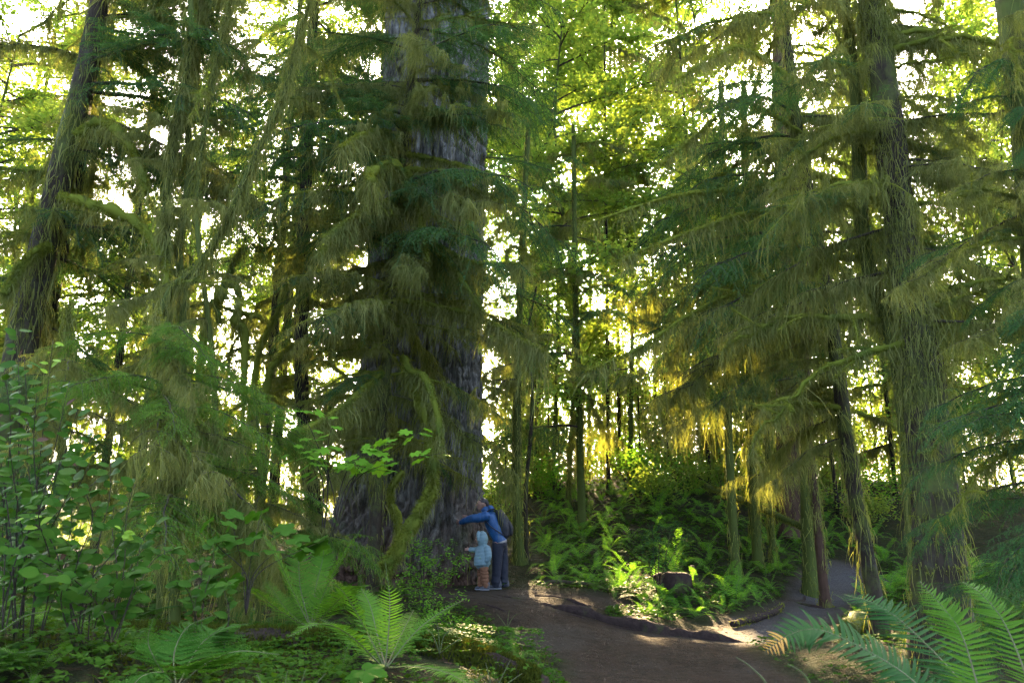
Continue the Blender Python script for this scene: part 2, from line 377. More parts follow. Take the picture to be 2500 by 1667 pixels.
def needles(g, a, b, rng, spacing, ln, wd, m=0):
    """flat rows of needles on both sides of the twigs a[i] -> b[i]"""
    d = b - a; L = np.linalg.norm(d, axis=1); n = np.maximum(2, (L / spacing).astype(int)); k = np.repeat(np.arange(len(a)), n)
    f = (np.concatenate([np.arange(x) for x in n]) + rng.uniform(0, 1, len(k))) / n[k]; P = a[k] + d[k] * f[:, None]
    D = unit(d)[k]; S0 = unit(np.cross(D, np.array((0, 0, 1.)) + rng.normal(0, .25, (len(k), 3)))); sg = np.where(rng.random(len(k)) < .5, -1., 1.)[:, None]
    nd = unit(D * .55 + S0 * sg + np.array((0, 0, -.15)) + rng.normal(0, .12, (len(k), 3)))
    g.blades(P, nd, unit(np.cross(nd, np.cross(D, S0)) ), rng.uniform(.7, 1.2, len(k)) * ln * (1.05 - .4 * f), rng.uniform(.8, 1.2, len(k)) * wd, m)

def spray(fol, limb, path, rng, ntw, tl, u0=.12, ln=.03, wd=.011, sub=.06, sp=.02, droop=.3):
    A, B = [], []
    for i in range(ntw):
        u = u0 + (1 - u0) * (i + rng.uniform(0, .8)) / ntw; p0 = along(path, np.array([u]))[0]; T = unit(along(path, np.array([u + .01]))[0] - along(path, np.array([u - .01]))[0])
        side = 1 if i % 2 else -1; ang = math.radians(rng.uniform(38, 68)); sv = unit(np.cross(T, (0, 0, 1)))
        d = unit(T * math.cos(ang) + sv * side * math.sin(ang) + np.array((0, 0, rng.normal(-.08, .28)))); l = tl * (.35 + .65 * math.sin(math.pi * min(1, .25 + u * .72))) * rng.uniform(.6, 1.15)
        k = 6; ss = np.linspace(0, 1, k)[:, None]; tw = p0 + d * ss * l + np.array((0, 0, -1.)) * (ss ** 2) * l * droop * rng.uniform(.4, 1.5) + T * (ss ** 2) * l * .15
        if limb is not None: limb.tube(tw, np.linspace(.006, .002, k), 3, 0, cap=False)
        ns = max(3, int(l / sub)); us = (np.arange(ns * 2) // 2 + rng.uniform(.2, .8, ns * 2)) / ns; q = along(tw, us); Tt = unit(along(tw, us + .02) - along(tw, us - .02))
        sd = np.where(np.arange(ns * 2) % 2, 1., -1.)[:, None]; s2 = unit(np.cross(Tt, np.array((0, 0, 1.))))
        dd = unit(Tt * .75 + s2 * sd + rng.normal(0, .28, (ns * 2, 3)) + np.array((0, 0, -.15))); l2 = (.28 * l * (1 - us * .65) + .03) * rng.uniform(.6, 1.2, ns * 2)
        A += [q, tw[:-1]]; B += [q + dd * l2[:, None] + np.array((0, 0, -1.)) * (l2 * .18)[:, None], tw[1:]]
    A.append(path[len(path) // 2:-1]); B.append(path[len(path) // 2 + 1:])
    needles(fol, np.concatenate(A), np.concatenate(B), rng, sp, ln, wd)

def limb_path(rng, L=3., rise=.25, droop=.45, kink=.06, n=16):
    t = np.linspace(0, 1, n); w_ = np.cumsum(rng.normal(0, kink, (n, 2)), 0) * t[:, None] * L / 6
    return np.stack([t * L * (1 - .08 * droop), w_[:, 0], rise * L * t - droop * L * t ** 2 + w_[:, 1]], 1)

TM = {}
def template(name, k, limb, fol, moss, fm='needle', hm='hang', lm='moss'):
    d = dict(limb=limb.mesh("limb_" + name, [M['twig'], M[lm]]), fol=fol.mesh("foliage_" + name, M[fm], False) if fol and fol.n else None,
             moss=moss.mesh("moss_" + name, [M[hm], M['moss']], False) if moss and moss.n else None)
    j = Geo(); j.merge(limb); mats = [M['twig'], M[lm]]
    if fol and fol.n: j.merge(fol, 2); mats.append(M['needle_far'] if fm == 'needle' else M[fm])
    if moss and moss.n: j.merge(moss, 3 if fol and fol.n else 2); mats.append(M[hm])
    d['all'] = j.mesh("branch_" + name, mats, False)
    TM.setdefault(name, []).append(d)

for k in range(5):      # green hemlock bough
    rng = np.random.default_rng(100 + k); limb, fol, moss = Geo(), Geo(), Geo()
    path = limb_path(rng, 3, rng.uniform(.02, .2), rng.uniform(.25, .5)); limb.tube(path, np.linspace(.028, .004, len(path)), 6, 0, nz=.3)
    spray(fol, limb, path, rng, 40, 1.0, sub=.05, sp=.0155, wd=.013, droop=.4)
    clumps(moss, path, rng, 22, 12, .6, .014, 0, .8); template("bough", k, limb, fol, moss)
for k in range(5):      # half moss, half green
    rng = np.random.default_rng(200 + k); limb, fol, moss = Geo(), Geo(), Geo()
    path = limb_path(rng, 3, rng.uniform(-.05, .2), rng.uniform(.25, .5), .09); limb.tube(path, np.linspace(.035, .006, len(path)), 7, 1, nz=.5)
    fuzz(moss, path, np.linspace(.035, .006, 5), rng, 700, .04, .014, 0, .8, m=1)
    spray(fol, limb, path, rng, 18, .75, .45, sub=.05, sp=.0155, wd=.013)
    clumps(moss, path, rng, 40, 20, .85, .015)
    for i in range(16):
        u = rng.uniform(.1, .8); p0 = along(path, np.array([u]))[0]; a = rng.uniform(30, 75) * math.pi / 180 * random.choice((-1, 1)); l = rng.uniform(.4, 1.1)
        ss = np.linspace(0, 1, 7)[:, None]; tw = p0 + np.array((math.cos(a), math.sin(a), rng.normal(0, .2))) * ss * l + np.array((0, 0, -.25 * l)) * ss ** 2
        limb.tube(tw, np.linspace(.013, .003, 7), 4, 1, nz=.4); clumps(moss, tw, rng, 7, 15, .7, .014, .1); fuzz(moss, tw, .013, rng, 90, .03, .011, m=1)
    template("mossbough", k, limb, fol, moss)
for k in range(5):      # bare limb wrapped in moss
    rng = np.random.default_rng(300 + k); limb, moss = Geo(), Geo()
    path = limb_path(rng, 3, rng.uniform(-.1, .35), rng.uniform(.2, .75), .16, 20); rad = np.linspace(.055, .016, len(path)) * rng.uniform(.8, 1.2, len(path))
    limb.tube(path, rad, 8, 1, nz=.7, ns=6); fuzz(moss, path, rad, rng, 1800, .05, .014, m=1); clumps(moss, path, rng, 48, 20, .6, .015, r=.03)
    for i in range(7):
        u = rng.uniform(.15, .9); p0 = along(path, np.array([u]))[0]; a = rng.uniform(-80, 80) * math.pi / 180; l = rng.uniform(.35, 1.0); z1, z2 = rng.normal(.1, .35), rng.uniform(-.7, .1)
        ss = np.linspace(0, 1, 8)[:, None]; tw = p0 + np.array((math.cos(a), math.sin(a), z1)) * ss * l + np.array((0, 0, z2 * l)) * ss ** 2
        limb.tube(tw, np.linspace(.022, .006, 8), 5, 1, nz=.6); fuzz(moss, tw, .02, rng, 260, .04, .012, m=1); clumps(moss, tw, rng, 6, 14, .45, .013)
    template("mosslimb", k, limb, None, moss)
for k in range(4):      # grey-green beard lichen curtain
    rng = np.random.default_rng(400 + k); limb, moss = Geo(), Geo()
    path = limb_path(rng, 3, rng.uniform(-.1, .1), rng.uniform(.15, .5), .1); limb.tube(path, np.linspace(.03, .006, len(path)), 6, 0, nz=.5); fuzz(moss, path, .03, rng, 500, .04, .012, m=1)
    clumps(moss, path, rng, 60, 24, 1.35, .015)
    for i in range(10):
        u = rng.uniform(.1, .95); p0 = along(path, np.array([u]))[0]; a = rng.uniform(-70, 70) * math.pi / 180; l = rng.uniform(.4, 1.0)
        ss = np.linspace(0, 1, 6)[:, None]; tw = p0 + np.array((math.cos(a), math.sin(a), 0)) * ss * l + np.array((0, 0, -.35 * l)) * ss ** 2
        limb.tube(tw, np.linspace(.01, .003, 6), 4, 0); clumps(moss, tw, rng, 9, 17, 1.0, .014)
    template("curtain", k, limb, None, moss)
for k in range(4):      # broad-leaved branch
    rng = np.random.default_rng(500 + k); limb, fol, moss = Geo(), Geo(), Geo()
    path = limb_path(rng, 3, rng.uniform(.1, .4), rng.uniform(.1, .35), .12); limb.tube(path, np.linspace(.025, .004, len(path)), 5, 0)
    for i in range(18):
        u = rng.uniform(.15, 1); p0 = along(path, np.array([u]))[0]; d = unit(rng.normal(0, 1, 3) * (.6, 1, .5) + (.7, 0, .1)); l = rng.uniform(.4, 1.0)
        ss = np.linspace(0, 1, 5)[:, None]; tw = p0 + d * ss * l; limb.tube(tw, np.linspace(.008, .003, 5), 3, 0, cap=False)
        n = 44; P = along(tw, rng.uniform(.1, 1, n)) + rng.normal(0, .12, (n, 3)); D = unit(rng.normal(0, 1, (n, 3)) * (1, 1, .45) + (0, 0, -.25)); S = unit(np.cross(D, (0, 0, 1) + rng.normal(0, .4, (n, 3))))
        fol.leaves(P, D, S, rng.uniform(.07, .14, n), rng.uniform(.05, .11, n), fold=.1)
    template("broad", k, limb, fol, None, fm='maple_far')

# ------------------------------------------------------------------ trees
def put_branch(tree, base, p, az, s, kind, split=True, tilt=0., fol=None, roll=0., zs=1.0):
    tm = random.choice(TM[kind]); loc = Vector(p) - Vector(base); rot = (roll, tilt, az)
    if not split:
        return link("branch", tm['all'], tree, loc, rot, (s, s, s * zs))
    o = link("branch", tm['limb'], tree, loc, rot, (s, s, s * zs))
    if tm['fol']:
        f = link("foliage", tm['fol'], o)
        if fol: f.material_slots[0].link = 'OBJECT'; f.material_slots[0].material = M[fol]
    if tm['moss']: link("hanging_moss", tm['moss'], o)
    return o

def make_trunk(tree, base, path, rad, mat, sides=14, rough=.25, ridges=9, flare=.5, moss=0, mossL=.3, bare=-.12, name="trunk", seed=0, rows=None):
    base = np.asarray(base, float); rows = rows or max(24, int(np.linalg.norm(path[-1] - path[0]) / .14)); pts = curve_pts(path, rows)
    r = np.interp(np.linspace(0, 1, rows), np.linspace(0, 1, len(rad)), rad); hgt = pts[:, 2] - pts[0, 2]
    r = r * (1 + flare * np.exp(-hgt / (r[0] * 2.2))); g = Geo(); rng = np.random.default_rng(seed + 900)
    T = unit(np.gradient(pts, axis=0)); A = unit(np.cross(T, (0, 1, 0))); B = np.cross(T, A); th = np.linspace(0, 2 * np.pi, sides, endpoint=False)
    dirs = A[:, None] * np.cos(th)[None, :, None] + B[:, None] * np.sin(th)[None, :, None]
    q = np.stack(np.broadcast_arrays(np.cos(th)[None] * ridges / 4, np.sin(th)[None] * ridges / 4, hgt[:, None] * 1.6), -1) + seed
    lob = np.stack(np.broadcast_arrays(np.cos(th)[None] * 1.3, np.sin(th)[None] * 1.3, hgt[:, None] * .12), -1) + seed * 3.3
    rr = r[:, None] * (1 + rough * fbm(q, 3, seed) + .5 * fbm(lob, 2, seed + 3) * (.25 + flare * np.exp(-hgt / .9))[:, None])
    V = pts[:, None] + dirs * rr[..., None]; n = rows; i = np.arange(n - 1)[:, None] * sides; j = np.arange(sides)[None]; j2 = (j + 1) % sides
    g.add((V - base).reshape(-1, 3), np.stack([i + j, i + j2, i + sides + j2, i + sides + j], -1).reshape(-1, 4))
    trunk = link(name, g.mesh(name, mat), tree)
    if moss:
        k = rng.integers(0, n, moss); s_ = rng.integers(0, sides, moss); P = V[k, s_] + rng.normal(0, .03, (moss, 3))
        keep = fbm(P * np.array((2.2, 2.2, .9)), 3, seed + 20) > bare; P = P[keep]; D = dirs[k, s_][keep]
        gm = Geo(); gm.strands(P - base + D * .01, rng.uniform(.15, 1, len(P)) ** 1.6 * mossL + .03, rng.uniform(.008, .018, len(P)) * (.6 if base[1] < 10 else 1.), rng, 0, .12)
        n2 = len(P); D2 = unit(D + rng.normal(0, .5, (n2, 3)) + (0, 0, -.4)); gm.blades(P - base, D2, unit(np.cross(D2, rng.normal(0, 1, (n2, 3)))), rng.uniform(.02, .06, n2), rng.uniform(.008, .02, n2), 1)
        link("trunk_moss", gm.mesh("trunk_moss", [M['hang'], M['moss']], False), trunk)
    return trunk, pts, r

def on_trunk(pts, z):
    i = int(np.clip(np.searchsorted(pts[:, 2], z), 1, len(pts) - 1)); f = (z - pts[i - 1, 2]) / (pts[i, 2] - pts[i - 1, 2] + 1e-9)
    return pts[i - 1] * (1 - f) + pts[i] * f

GAPS = []       # (point, radius): openings in the canopy that let a sun ray through to the point
def shaded_gap(p):
    for c, r in GAPS:
        v = np.asarray(p) - c; tt = float(np.dot(v, SUN_DIR))
        if tt > 1.0 and np.linalg.norm(v - tt * np.array(SUN_DIR)) < r: return True
    return False

def gap_mask(P):
    """True where a point lies in none of the canopy openings"""
    k = np.ones(len(P), bool); d = np.array(SUN_DIR)
    for c, r in GAPS:
        v = P - c; tt = v @ d; k &= ~((tt > 1.0) & (np.linalg.norm(v - tt[:, None] * d, axis=1) < r))
    return k

def px_tree(name, label, pxs, d, rad, mat, group=None, cat="tree", **kw):
    path = np.array([PX(x, y, d if len(q) == 0 else q[0]) for x, y, *q in pxs])
    if path[0][2] > Hs(*path[0][:2]): path[0][2] = Hs(*path[0][:2])
    base = path[0].copy(); base[2] -= .0; path[0][2] -= .12
    tr = thing(name, base, label, cat, group); t_, pts, r = make_trunk(tr, base, path, rad, mat, **kw)
    return tr, base, pts, r

def fill_branches(tr, base, pts, z0, z1, n, kinds, smin, smax, az=None, split=True, fol=None, tilt=(-.1, .15), taper=True):
    for i in range(n):
        z = z0 + (z1 - z0) * (i + random.random()) / n; p = on_trunk(pts, z)
        a = random.uniform(0, 2 * math.pi) if az is None else math.radians(random.uniform(*random.choice(az)))
        s = random.uniform(smin, smax) * (1 - .35 * (z - z0) / max(1e-3, z1 - z0) if taper else 1)
        mid = np.array(p) + np.array((math.cos(a), math.sin(a), -.1)) * 1.5 * s
        if shaded_gap(mid) or shaded_gap(np.array(p) + (mid - p) * 1.7) or shaded_gap(np.array(p) + (mid - p) * .5): continue
        k = random.choices(*kinds)[0] if isinstance(kinds, tuple) else kinds
        put_branch(tr, base, p, a, s, k, split, random.uniform(*tilt), fol, random.uniform(-.15, .15), random.uniform(.8, 1.2))

def moss_limb(tr, base, pts, r0, r1, fuzzn=1800, cl=40, per=16, L=.5, kind="moss", fl=.05):
    """one particular limb, wrapped in moss, along given points"""
    path = curve_pts(np.asarray(pts) - base, 26); rng = np.random.default_rng(int(abs(path[3][0]) * 1000) % 9999 + 1)
    rad = np.linspace(r0, r1, 26) * rng.uniform(.85, 1.2, 26); limb, ms = Geo(), Geo(); limb.tube(path, rad, 9, 0, nz=.9, ns=6)
    fuzz(ms, path, rad, rng, fuzzn, fl, .014, m=1); clumps(ms, path, rng, cl, per, L, .014, r=r0 * .6)
    o = link("branch", limb.mesh("mossy_limb", M['moss']), tr); link("hanging_moss", ms.mesh("limb_moss", [M['hang'], M['moss']], False), o)
    return o
# ------------------------------------------------------------------ the giant spruce
def big_tree():
    base = np.array((-2.0, 16.2, Hs(-2.0, 16.2))); tr = thing("giant_spruce", base, "enormous old spruce with deeply furrowed grey bark that the two hikers touch", "tree")
    zs = np.concatenate([np.arange(-.4, 13.6, .031), np.arange(13.8, 24, .4)]); rows = len(zs); sides = 350
    th = np.linspace(0, 2 * np.pi, sides, endpoint=False); cx = np.interp(zs, [0, 1.6, 4, 13, 24], [-.12, 0, .10, .30, .45])
    R = np.interp(zs, [0, 1.5, 4, 8, 13, 24], [1.36, 1.22, 1.12, 1.08, 1.04, .85])[:, None]; C, S = np.cos(th)[None], np.sin(th)[None]
    lob = .5 + .5 * np.cos(th * 5 + 1.2)[None] * .7 + .3 * np.cos(th * 3 - .6)[None]; left = np.clip(-C, 0, 1) ** 2; fl = np.exp(-np.clip(zs, 0, 99) / .75)[:, None]
    R = R * (1 + fl * (.10 + .22 * lob + .42 * left)) + .06 * np.exp(-np.clip(zs, 0, 99) / 5)[:, None] * np.cos(th * 6 + .5)[None]
    P0 = np.stack(np.broadcast_arrays(C * R, S * R, zs[:, None] + 0 * C), -1)
    wv = fbm(P0 * np.array((1.6, 1.6, .8)), 3, 41)[..., None] * np.array((.22, .22, .4)); q = P0 + wv
    n1 = np.abs(vnoise(q * np.array((6.4, 6.4, .62)), 51) - .5) * 2; n2 = np.abs(vnoise(q * np.array((13, 13, 1.9)) + 9, 52) - .5) * 2; n3 = fbm(P0 * np.array((22, 22, 9)), 3, 53); n4 = np.abs(vnoise(q * np.array((5, 5, 3.2)) + 3, 57) - .5) * 2
    ss = lambda x, a, b: (lambda u: u * u * (3 - 2 * u))(np.clip((x - a) / (b - a), 0, 1))
    d = .19 * ss(n1, .03, .26) + .08 * ss(n2, .02, .25) + .06 * n3 + .05 * ss(n4, 0, .15)
    V = np.stack([C * (R + d - .18) + cx[:, None], S * (R + d - .18), zs[:, None] + 0 * C], -1).reshape(-1, 3)
    g = Geo(); i = np.arange(rows - 1)[:, None] * sides; j = np.arange(sides)[None]; j2 = (j + 1) % sides
    g.add(V, np.stack([i + j, i + j2, i + sides + j2, i + sides + j], -1).reshape(-1, 4))
    m, t, o = new_mat("giant_spruce_bark"); tc = N(t, "ShaderNodeTexCoord"); sx = N(t, "ShaderNodeSeparateXYZ"); t.links.new(tc.outputs["Object"], sx.inputs[0])
    mp = N(t, "ShaderNodeMapping"); mp.inputs[3].default_value = (1, 1, .35); t.links.new(tc.outputs["Object"], mp.inputs[0])
    mp2 = N(t, "ShaderNodeMapping"); mp2.inputs[3].default_value = (1, 1, .10); t.links.new(tc.outputs["Object"], mp2.inputs[0]); c = mixc(t, (.024, .023, .018), (.185, .180, .150), noise_n(t, 13, 6, mp2.outputs[0], .75, .36, .64)); c = mixc(t, c, (.060, .058, .046), math_n(t, 'MULTIPLY', noise_n(t, 30, 5, mp.outputs[0], .7, .4, .6), .5)); br = mixc(t, (.014, .009, .006), (.105, .064, .040), noise_n(t, 15, 6, mp2.outputs[0], .75, .34, .66))
    hz = N(t, "ShaderNodeMapRange"); hz.inputs[1].default_value = .8; hz.inputs[2].default_value = 2.6; t.links.new(math_n(t, 'ADD', sx.outputs[2], math_n(t, 'MULTIPLY', noise_n(t, .9, 4, tc.outputs["Object"]), 1.4)), hz.inputs[0])
    c = mixc(t, br, c, hz.outputs[0]); c = mixc(t, c, (.045, .058, .018), math_n(t, 'MULTIPLY', noise_n(t, .8, 6, tc.outputs["Object"], .7, .55, .68), .6))
    p = N(t, "ShaderNodeBsdfPrincipled"); p.inputs["Roughness"].default_value = .95; p.inputs["Specular IOR Level"].default_value = .05; t.links.new(c, p.inputs["Base Color"])
    b = N(t, "ShaderNodeBump"); b.inputs["Strength"].default_value = 1.0; b.inputs["Distance"].default_value = .06; nn = N(t, "ShaderNodeTexNoise"); nn.inputs["Scale"].default_value = 20; nn.inputs["Detail"].default_value = 6
    t.links.new(mp.outputs[0], nn.inputs["Vector"]); t.links.new(nn.outputs[0], b.inputs["Height"]); t.links.new(b.outputs[0], p.inputs["Normal"]); t.links.new(p.outputs[0], o.inputs[0])
    link("trunk", g.mesh("giant_trunk", m), tr)
    V3 = V.reshape(rows, sides, 3); rng = np.random.default_rng(5)      # moss trailing down the bark
    k = rng.integers(17, 445, 5200); s_ = rng.integers(0, sides, 5200); P = V3[k, s_]; keep = (fbm(P * np.array((1.5, 1.5, .5)), 3, 77) > .12); P = P[keep]; gm = Geo()
    P = P + unit(P * np.array((1, 1, 0))) * .03; gm.strands(P, rng.uniform(.1, 1, len(P)) ** 1.5 * .6 + .05, rng.uniform(.008, .018, len(P)), rng, 0, .06)
    link("trunk_moss", gm.mesh("giant_trunk_moss", M['hang'], False), tr.children[0])
    random.seed(31)
    for z in np.arange(9, 22, .75):     # short limbs high on the shaded trunk
        a = random.uniform(0, 6.28); put_branch(tr, base, base + np.array((math.cos(a), math.sin(a), z)), a, random.uniform(.8, 1.3), random.choice(("bough", "bough", "curtain")), True, .1)
    return tr, base
BIG, BIGB = big_tree()
CANOPY = (["bough", "mossbough", "mosslimb", "curtain"], [8, 1, 0, 1]); MOSSY = (["bough", "mossbough", "mosslimb", "curtain"], [1, 3, 3, 2]); MIXED = (["bough", "mossbough", "mosslimb", "curtain"], [3, 4, 2, 2])
for x, y, d, r in ((1320, 1400, 15.5, .6), (1370, 1395, 15.6, .4), (1835, 1180, 18, .5), (1745, 1140, 17.5, .6), (1690, 1400, 16, .35), (1500, 1240, 18.5, .8), (1620, 1260, 18, .7), (1400, 1250, 19, .6), (1340, 1300, 17, .4), (1660, 960, 19, .7), (1700, 1040, 18, .7), (1600, 860, 20, 1.0), (1500, 720, 22, .9), (1390, 900, 21, .6), (1250, 850, 19, .45), (1170, 700, 18.5, .45), (1480, 300, 26, 1.6), (1420, 420, 26, .9), (1820, 760, 18, .5), (1960, 1060, 18, .45)):
    GAPS.append((PX(x, y, d), r))

# ------------------------------------------------------------------ trees named one by one
random.seed(3)
# slender hemlock in front of the giant
tr, base, pts, r = px_tree("slender_hemlock", "slender reddish hemlock with mossy limbs standing right before the giant spruce", [(912, 1360), (922, 1180), (934, 1000), (955, 720), (972, 520), (990, 320), (1012, 110), (1030, -60), (1050, -420)], 13.0, [.105, .10, .095, .08, .07, .06, .045], M['bark'], moss=2600, mossL=.35, flare=.25, seed=1)
L_, R_ = (120, 240), (-60, 50)
for pxs, r0, r1, cl, LL in (
    ([(935, 905), (895, 945), (845, 985), (770, 1035), (705, 1062)], .05, .02, 55, .55),
    ([(985, 870), (1000, 905), (1035, 920), (1062, 985), (1078, 1090)], .06, .03, 40, .4),
    ([(1000, 440), (955, 402), (905, 420), (905, 440)], .075, .05, 60, .75),
    ([(1000, 420), (1012, 470), (1028, 540), (1044, 640)], .05, .025, 22, .4),
    ([(985, 375), (1090, 395), (1180, 425), (1260, 470)], .045, .02, 50, .7), ([(985, 415), (1075, 420), (1130, 450), (1230, 500)], .05, .02, 50, .65),
    ([(965, 615), (1060, 600), (1150, 640), (1290, 645)], .05, .015, 60, .8), ([(970, 650), (1060, 620), (1110, 660), (1180, 760)], .045, .02, 40, .7),
    ([(950, 730), (1050, 745), (1160, 770), (1260, 820), (1330, 860)], .05, .015, 60, .8), ([(975, 480), (900, 510), (860, 530), (790, 580)], .04, .015, 40, .5),
    ([(975, 530), (900, 545), (845, 570), (780, 615)], .04, .015, 40, .5), ([(985, 335), (930, 320), (880, 330), (830, 360)], .04, .015, 40, .7), ([(1000, 250), (1060, 280), (1120, 300)], .03, .012, 30, .6)):
    dd = [13.0 - .9 * k for k in range(len(pxs))] if pxs[0][0] > pxs[-1][0] else [13.0 - .35 * k for k in range(len(pxs))]
    moss_limb(tr, base, [PX(x, y, d) for (x, y), d in zip(pxs, dd)], r0, r1, 1900, int(cl * 2.3), 17, LL * 1.4)
fill_branches(tr, base, pts, 3.0, 9.5, 34, (["bough", "mossbough", "curtain"], [2, 4, 3]), .5, .95, az=[(150, 260), (-80, 40), (60, 120)])
fill_branches(tr, base, pts, 5.5, 13.0, 32, (["bough", "mossbough"], [5, 2]), .8, 1.25, az=[(-60, 30), (-60, 30), (-60, 30), (135, 250)])
fill_branches(tr, base, pts, 2.6, 7.5, 30, (['curtain', 'mosslimb', 'mossbough'], [4, 2, 1]), .35, .62, az=[(150, 260), (150, 260), (240, 330)])
fill_branches(tr, base, pts, 6.5, 12.5, 16, (['curtain', 'mossbough', 'bough'], [2, 3, 2]), .5, .9, az=[(190, 320)])
# bright mossy bent stem and a thin post of moss at the foot of the giant
ms = thing("mossy_bent_stem", PX(943, 1385, 12.4), "thick bright green mossy stem bent across the foot of the giant spruce", "tree stem")
moss_limb(ms, np.array(ms.location), [PX(x, y, d) for x, y, d in ((940, 1390, 12.2), (962, 1350, 12.3), (1000, 1292, 12.4), (1035, 1232, 12.5), (1056, 1187, 12.6), (1055, 1120, 12.6), (1046, 1043, 12.6), (1022, 964, 12.6), (988, 895, 12.7))], .085, .06, 6500, 170, 16, .5, fl=.085)
ms = thing("mossy_snag", PX(968, 1370, 13.2), "thin leaning snag furred with moss between slender hemlock and bent stem", "tree stem")
moss_limb(ms, np.array(ms.location), [PX(x, y, 13.2) for x, y in ((968, 1375), (972, 1283), (954, 1225), (958, 1185), (985, 1150))], .07, .035, 2200, 40, 14, .3)
# dark trunk between the left thicket and the giant
tr, base, pts, r = px_tree("dark_hemlock", "dark straight hemlock trunk just left of the giant spruce, kinked at its foot", [(795, 1290), (768, 1250), (752, 1130), (737, 960), (738, 700), (747, 430), (757, 200), (768, 0), (780, -300)], 16.5, [.19, .165, .15, .15, .14, .13, .12, .10], M['bark_dark'], moss=2400, mossL=.5, seed=2)
fill_branches(tr, base, pts, 3.5, 9, 24, MIXED, .7, 1.1, az=[(-20, 200)])
fill_branches(tr, base, pts, 8, 16, 44, CANOPY, 1.0, 1.5)
# left leaning pair
tr, base, pts, r = px_tree("leaning_hemlock", "large dark leaning hemlock with moss-hung limbs at the upper left edge", [(-60, 1400), (52, 850), (90, 680), (138, 470), (190, 268), (228, 85), (255, -60), (310, -380)], 11.0, [.23, .2, .185, .17, .15, .13, .1], M['bark'], moss=2600, mossL=.6, seed=3)
fill_branches(tr, base, pts, 4.2, 13, 38, MIXED, .6, 1.05, az=[(-15, 70), (-15, 70), (120, 200), (60, 120)])
fill_branches(tr, base, pts, 7.0, 12, 18, (["bough", "curtain"], [2, 1]), .9, 1.2, az=[(-25, 30)])
for pxs in ([(150, 480), (220, 500), (330, 540), (400, 640), (410, 740)], [(190, 330), (260, 300), (330, 380), (360, 470)], [(120, 600), (60, 640), (10, 720)]): moss_limb(tr, base, [PX(x, y, 10.8 - .3 * k) for k, (x, y) in enumerate(pxs)], .07, .035, 2600, 60, 16, .6)
tr, base, pts, r = px_tree("twin_hemlock", "second dark trunk close behind the leaning hemlock at the left edge", [(80, 1350), (112, 790), (145, 595), (202, 350), (230, 160), (262, -60), (300, -300)], 12.2, [.19, .165, .15, .13, .11, .09], M['bark_dark'], moss=1800, mossL=.6, seed=4)
fill_branches(tr, base, pts, 4.5, 12, 16, MOSSY, .6, 1.0)
# vine maple stems hung with moss
for lab, pxs, d, rr, seed in (("pale moss-sleeved stem, left one of the close pair by the leaning hemlock", [(412, 1330), (408, 840), (406, 600), (406, 498), (425, 325), (440, 237), (467, 115), (463, -60), (470, -200)], 10.0, [.055, .05, .045, .04, .03], 5),
                              ("pale moss-sleeved stem, right one of the close pair by the leaning hemlock", [(452, 1330), (447, 820), (440, 597), (462, 420), (459, 306), (478, 107), (500, -80)], 10.3, [.05, .048, .04, .035, .025], 6),
                              ("thin mossy stem slanting up right across the left thicket", [(330, 1330), (385, 800), (478, 657), (536, 574), (597, 440), (650, 325), (700, 207), (727, 88), (765, -20), (800, -160)], 9.3, [.05, .045, .035, .03, .022, .015], 7),
                              ("thin dark stem rising steeply between the mossy pair and dark hemlock", [(560, 1330), (520, 900), (480, 500), (520, 200), (550, 60), (590, -90)], 9.8, [.045, .035, .028, .02, .014], 8)):
    tr, base, pts, r = px_tree("vine_maple", lab, pxs, d, rr, M['bark_moss'], group="moss-sleeved vine maples in the left thicket", moss=2600, mossL=.55, sides=9, flare=.2, seed=seed)
    fill_branches(tr, base, pts, 2.5, 8.5, 9, (["mosslimb", "curtain"], [1, 1]), .25, .5)
# curled dead limbs in the left thicket
for lab, pxs, d in (("curled leafless mossy stem arching left of the dark hemlock", [(590, 1150), (600, 860), (575, 790), (585, 720), (560, 690), (530, 720), (535, 790)], 12.5), ("drooping mossy snag leaning against dark hemlock from lower left", [(600, 1150), (625, 900), (680, 760), (705, 680), (735, 620)], 14.0),
                    ("dead mossy stem forked low in left thicket", [(480, 1150), (500, 800), (540, 740), (570, 640), (600, 600)], 13.0), ("bow-shaped mossy limb standing behind young hemlock", [(640, 1180), (650, 960), (690, 870), (720, 840)], 13.5)):
    P0 = [PX(x, y, d) for x, y in pxs]; P0[0][2] = Hs(*P0[0][:2]) - .05; ms = thing("mossy_snag", P0[0], lab, "tree stem", "mossy snags in the left thicket"); moss_limb(ms, np.array(ms.location), P0, .06, .03, 2400, 70, 14, .45)
# middle thin pair behind the hikers
tr, base, pts, r = px_tree("young_alder", "slim moss-furred trunk behind the adult hiker", [(1268, 1300), (1262, 1200), (1261, 1067), (1266, 830), (1275, 600), (1290, 300)], 18.0, [.12, .1, .09, .08, .06], M['bark_moss'], moss=1500, mossL=.4, sides=10, seed=9)
fill_branches(tr, base, pts, 4.0, 11, 14, MOSSY, .5, .9)
tr, base, pts, r = px_tree("young_alder", "thin pale crooked stem beside slim mossy trunk behind the hikers", [(1285, 1300), (1284, 1200), (1295, 1067), (1299, 930), (1280, 860), (1310, 700)], 18.3, [.05, .045, .04, .03, .02], M['bark'], moss=300, mossL=.2, sides=8, seed=10)
fill_branches(tr, base, pts, 4.0, 7, 4, MOSSY, .4, .7)
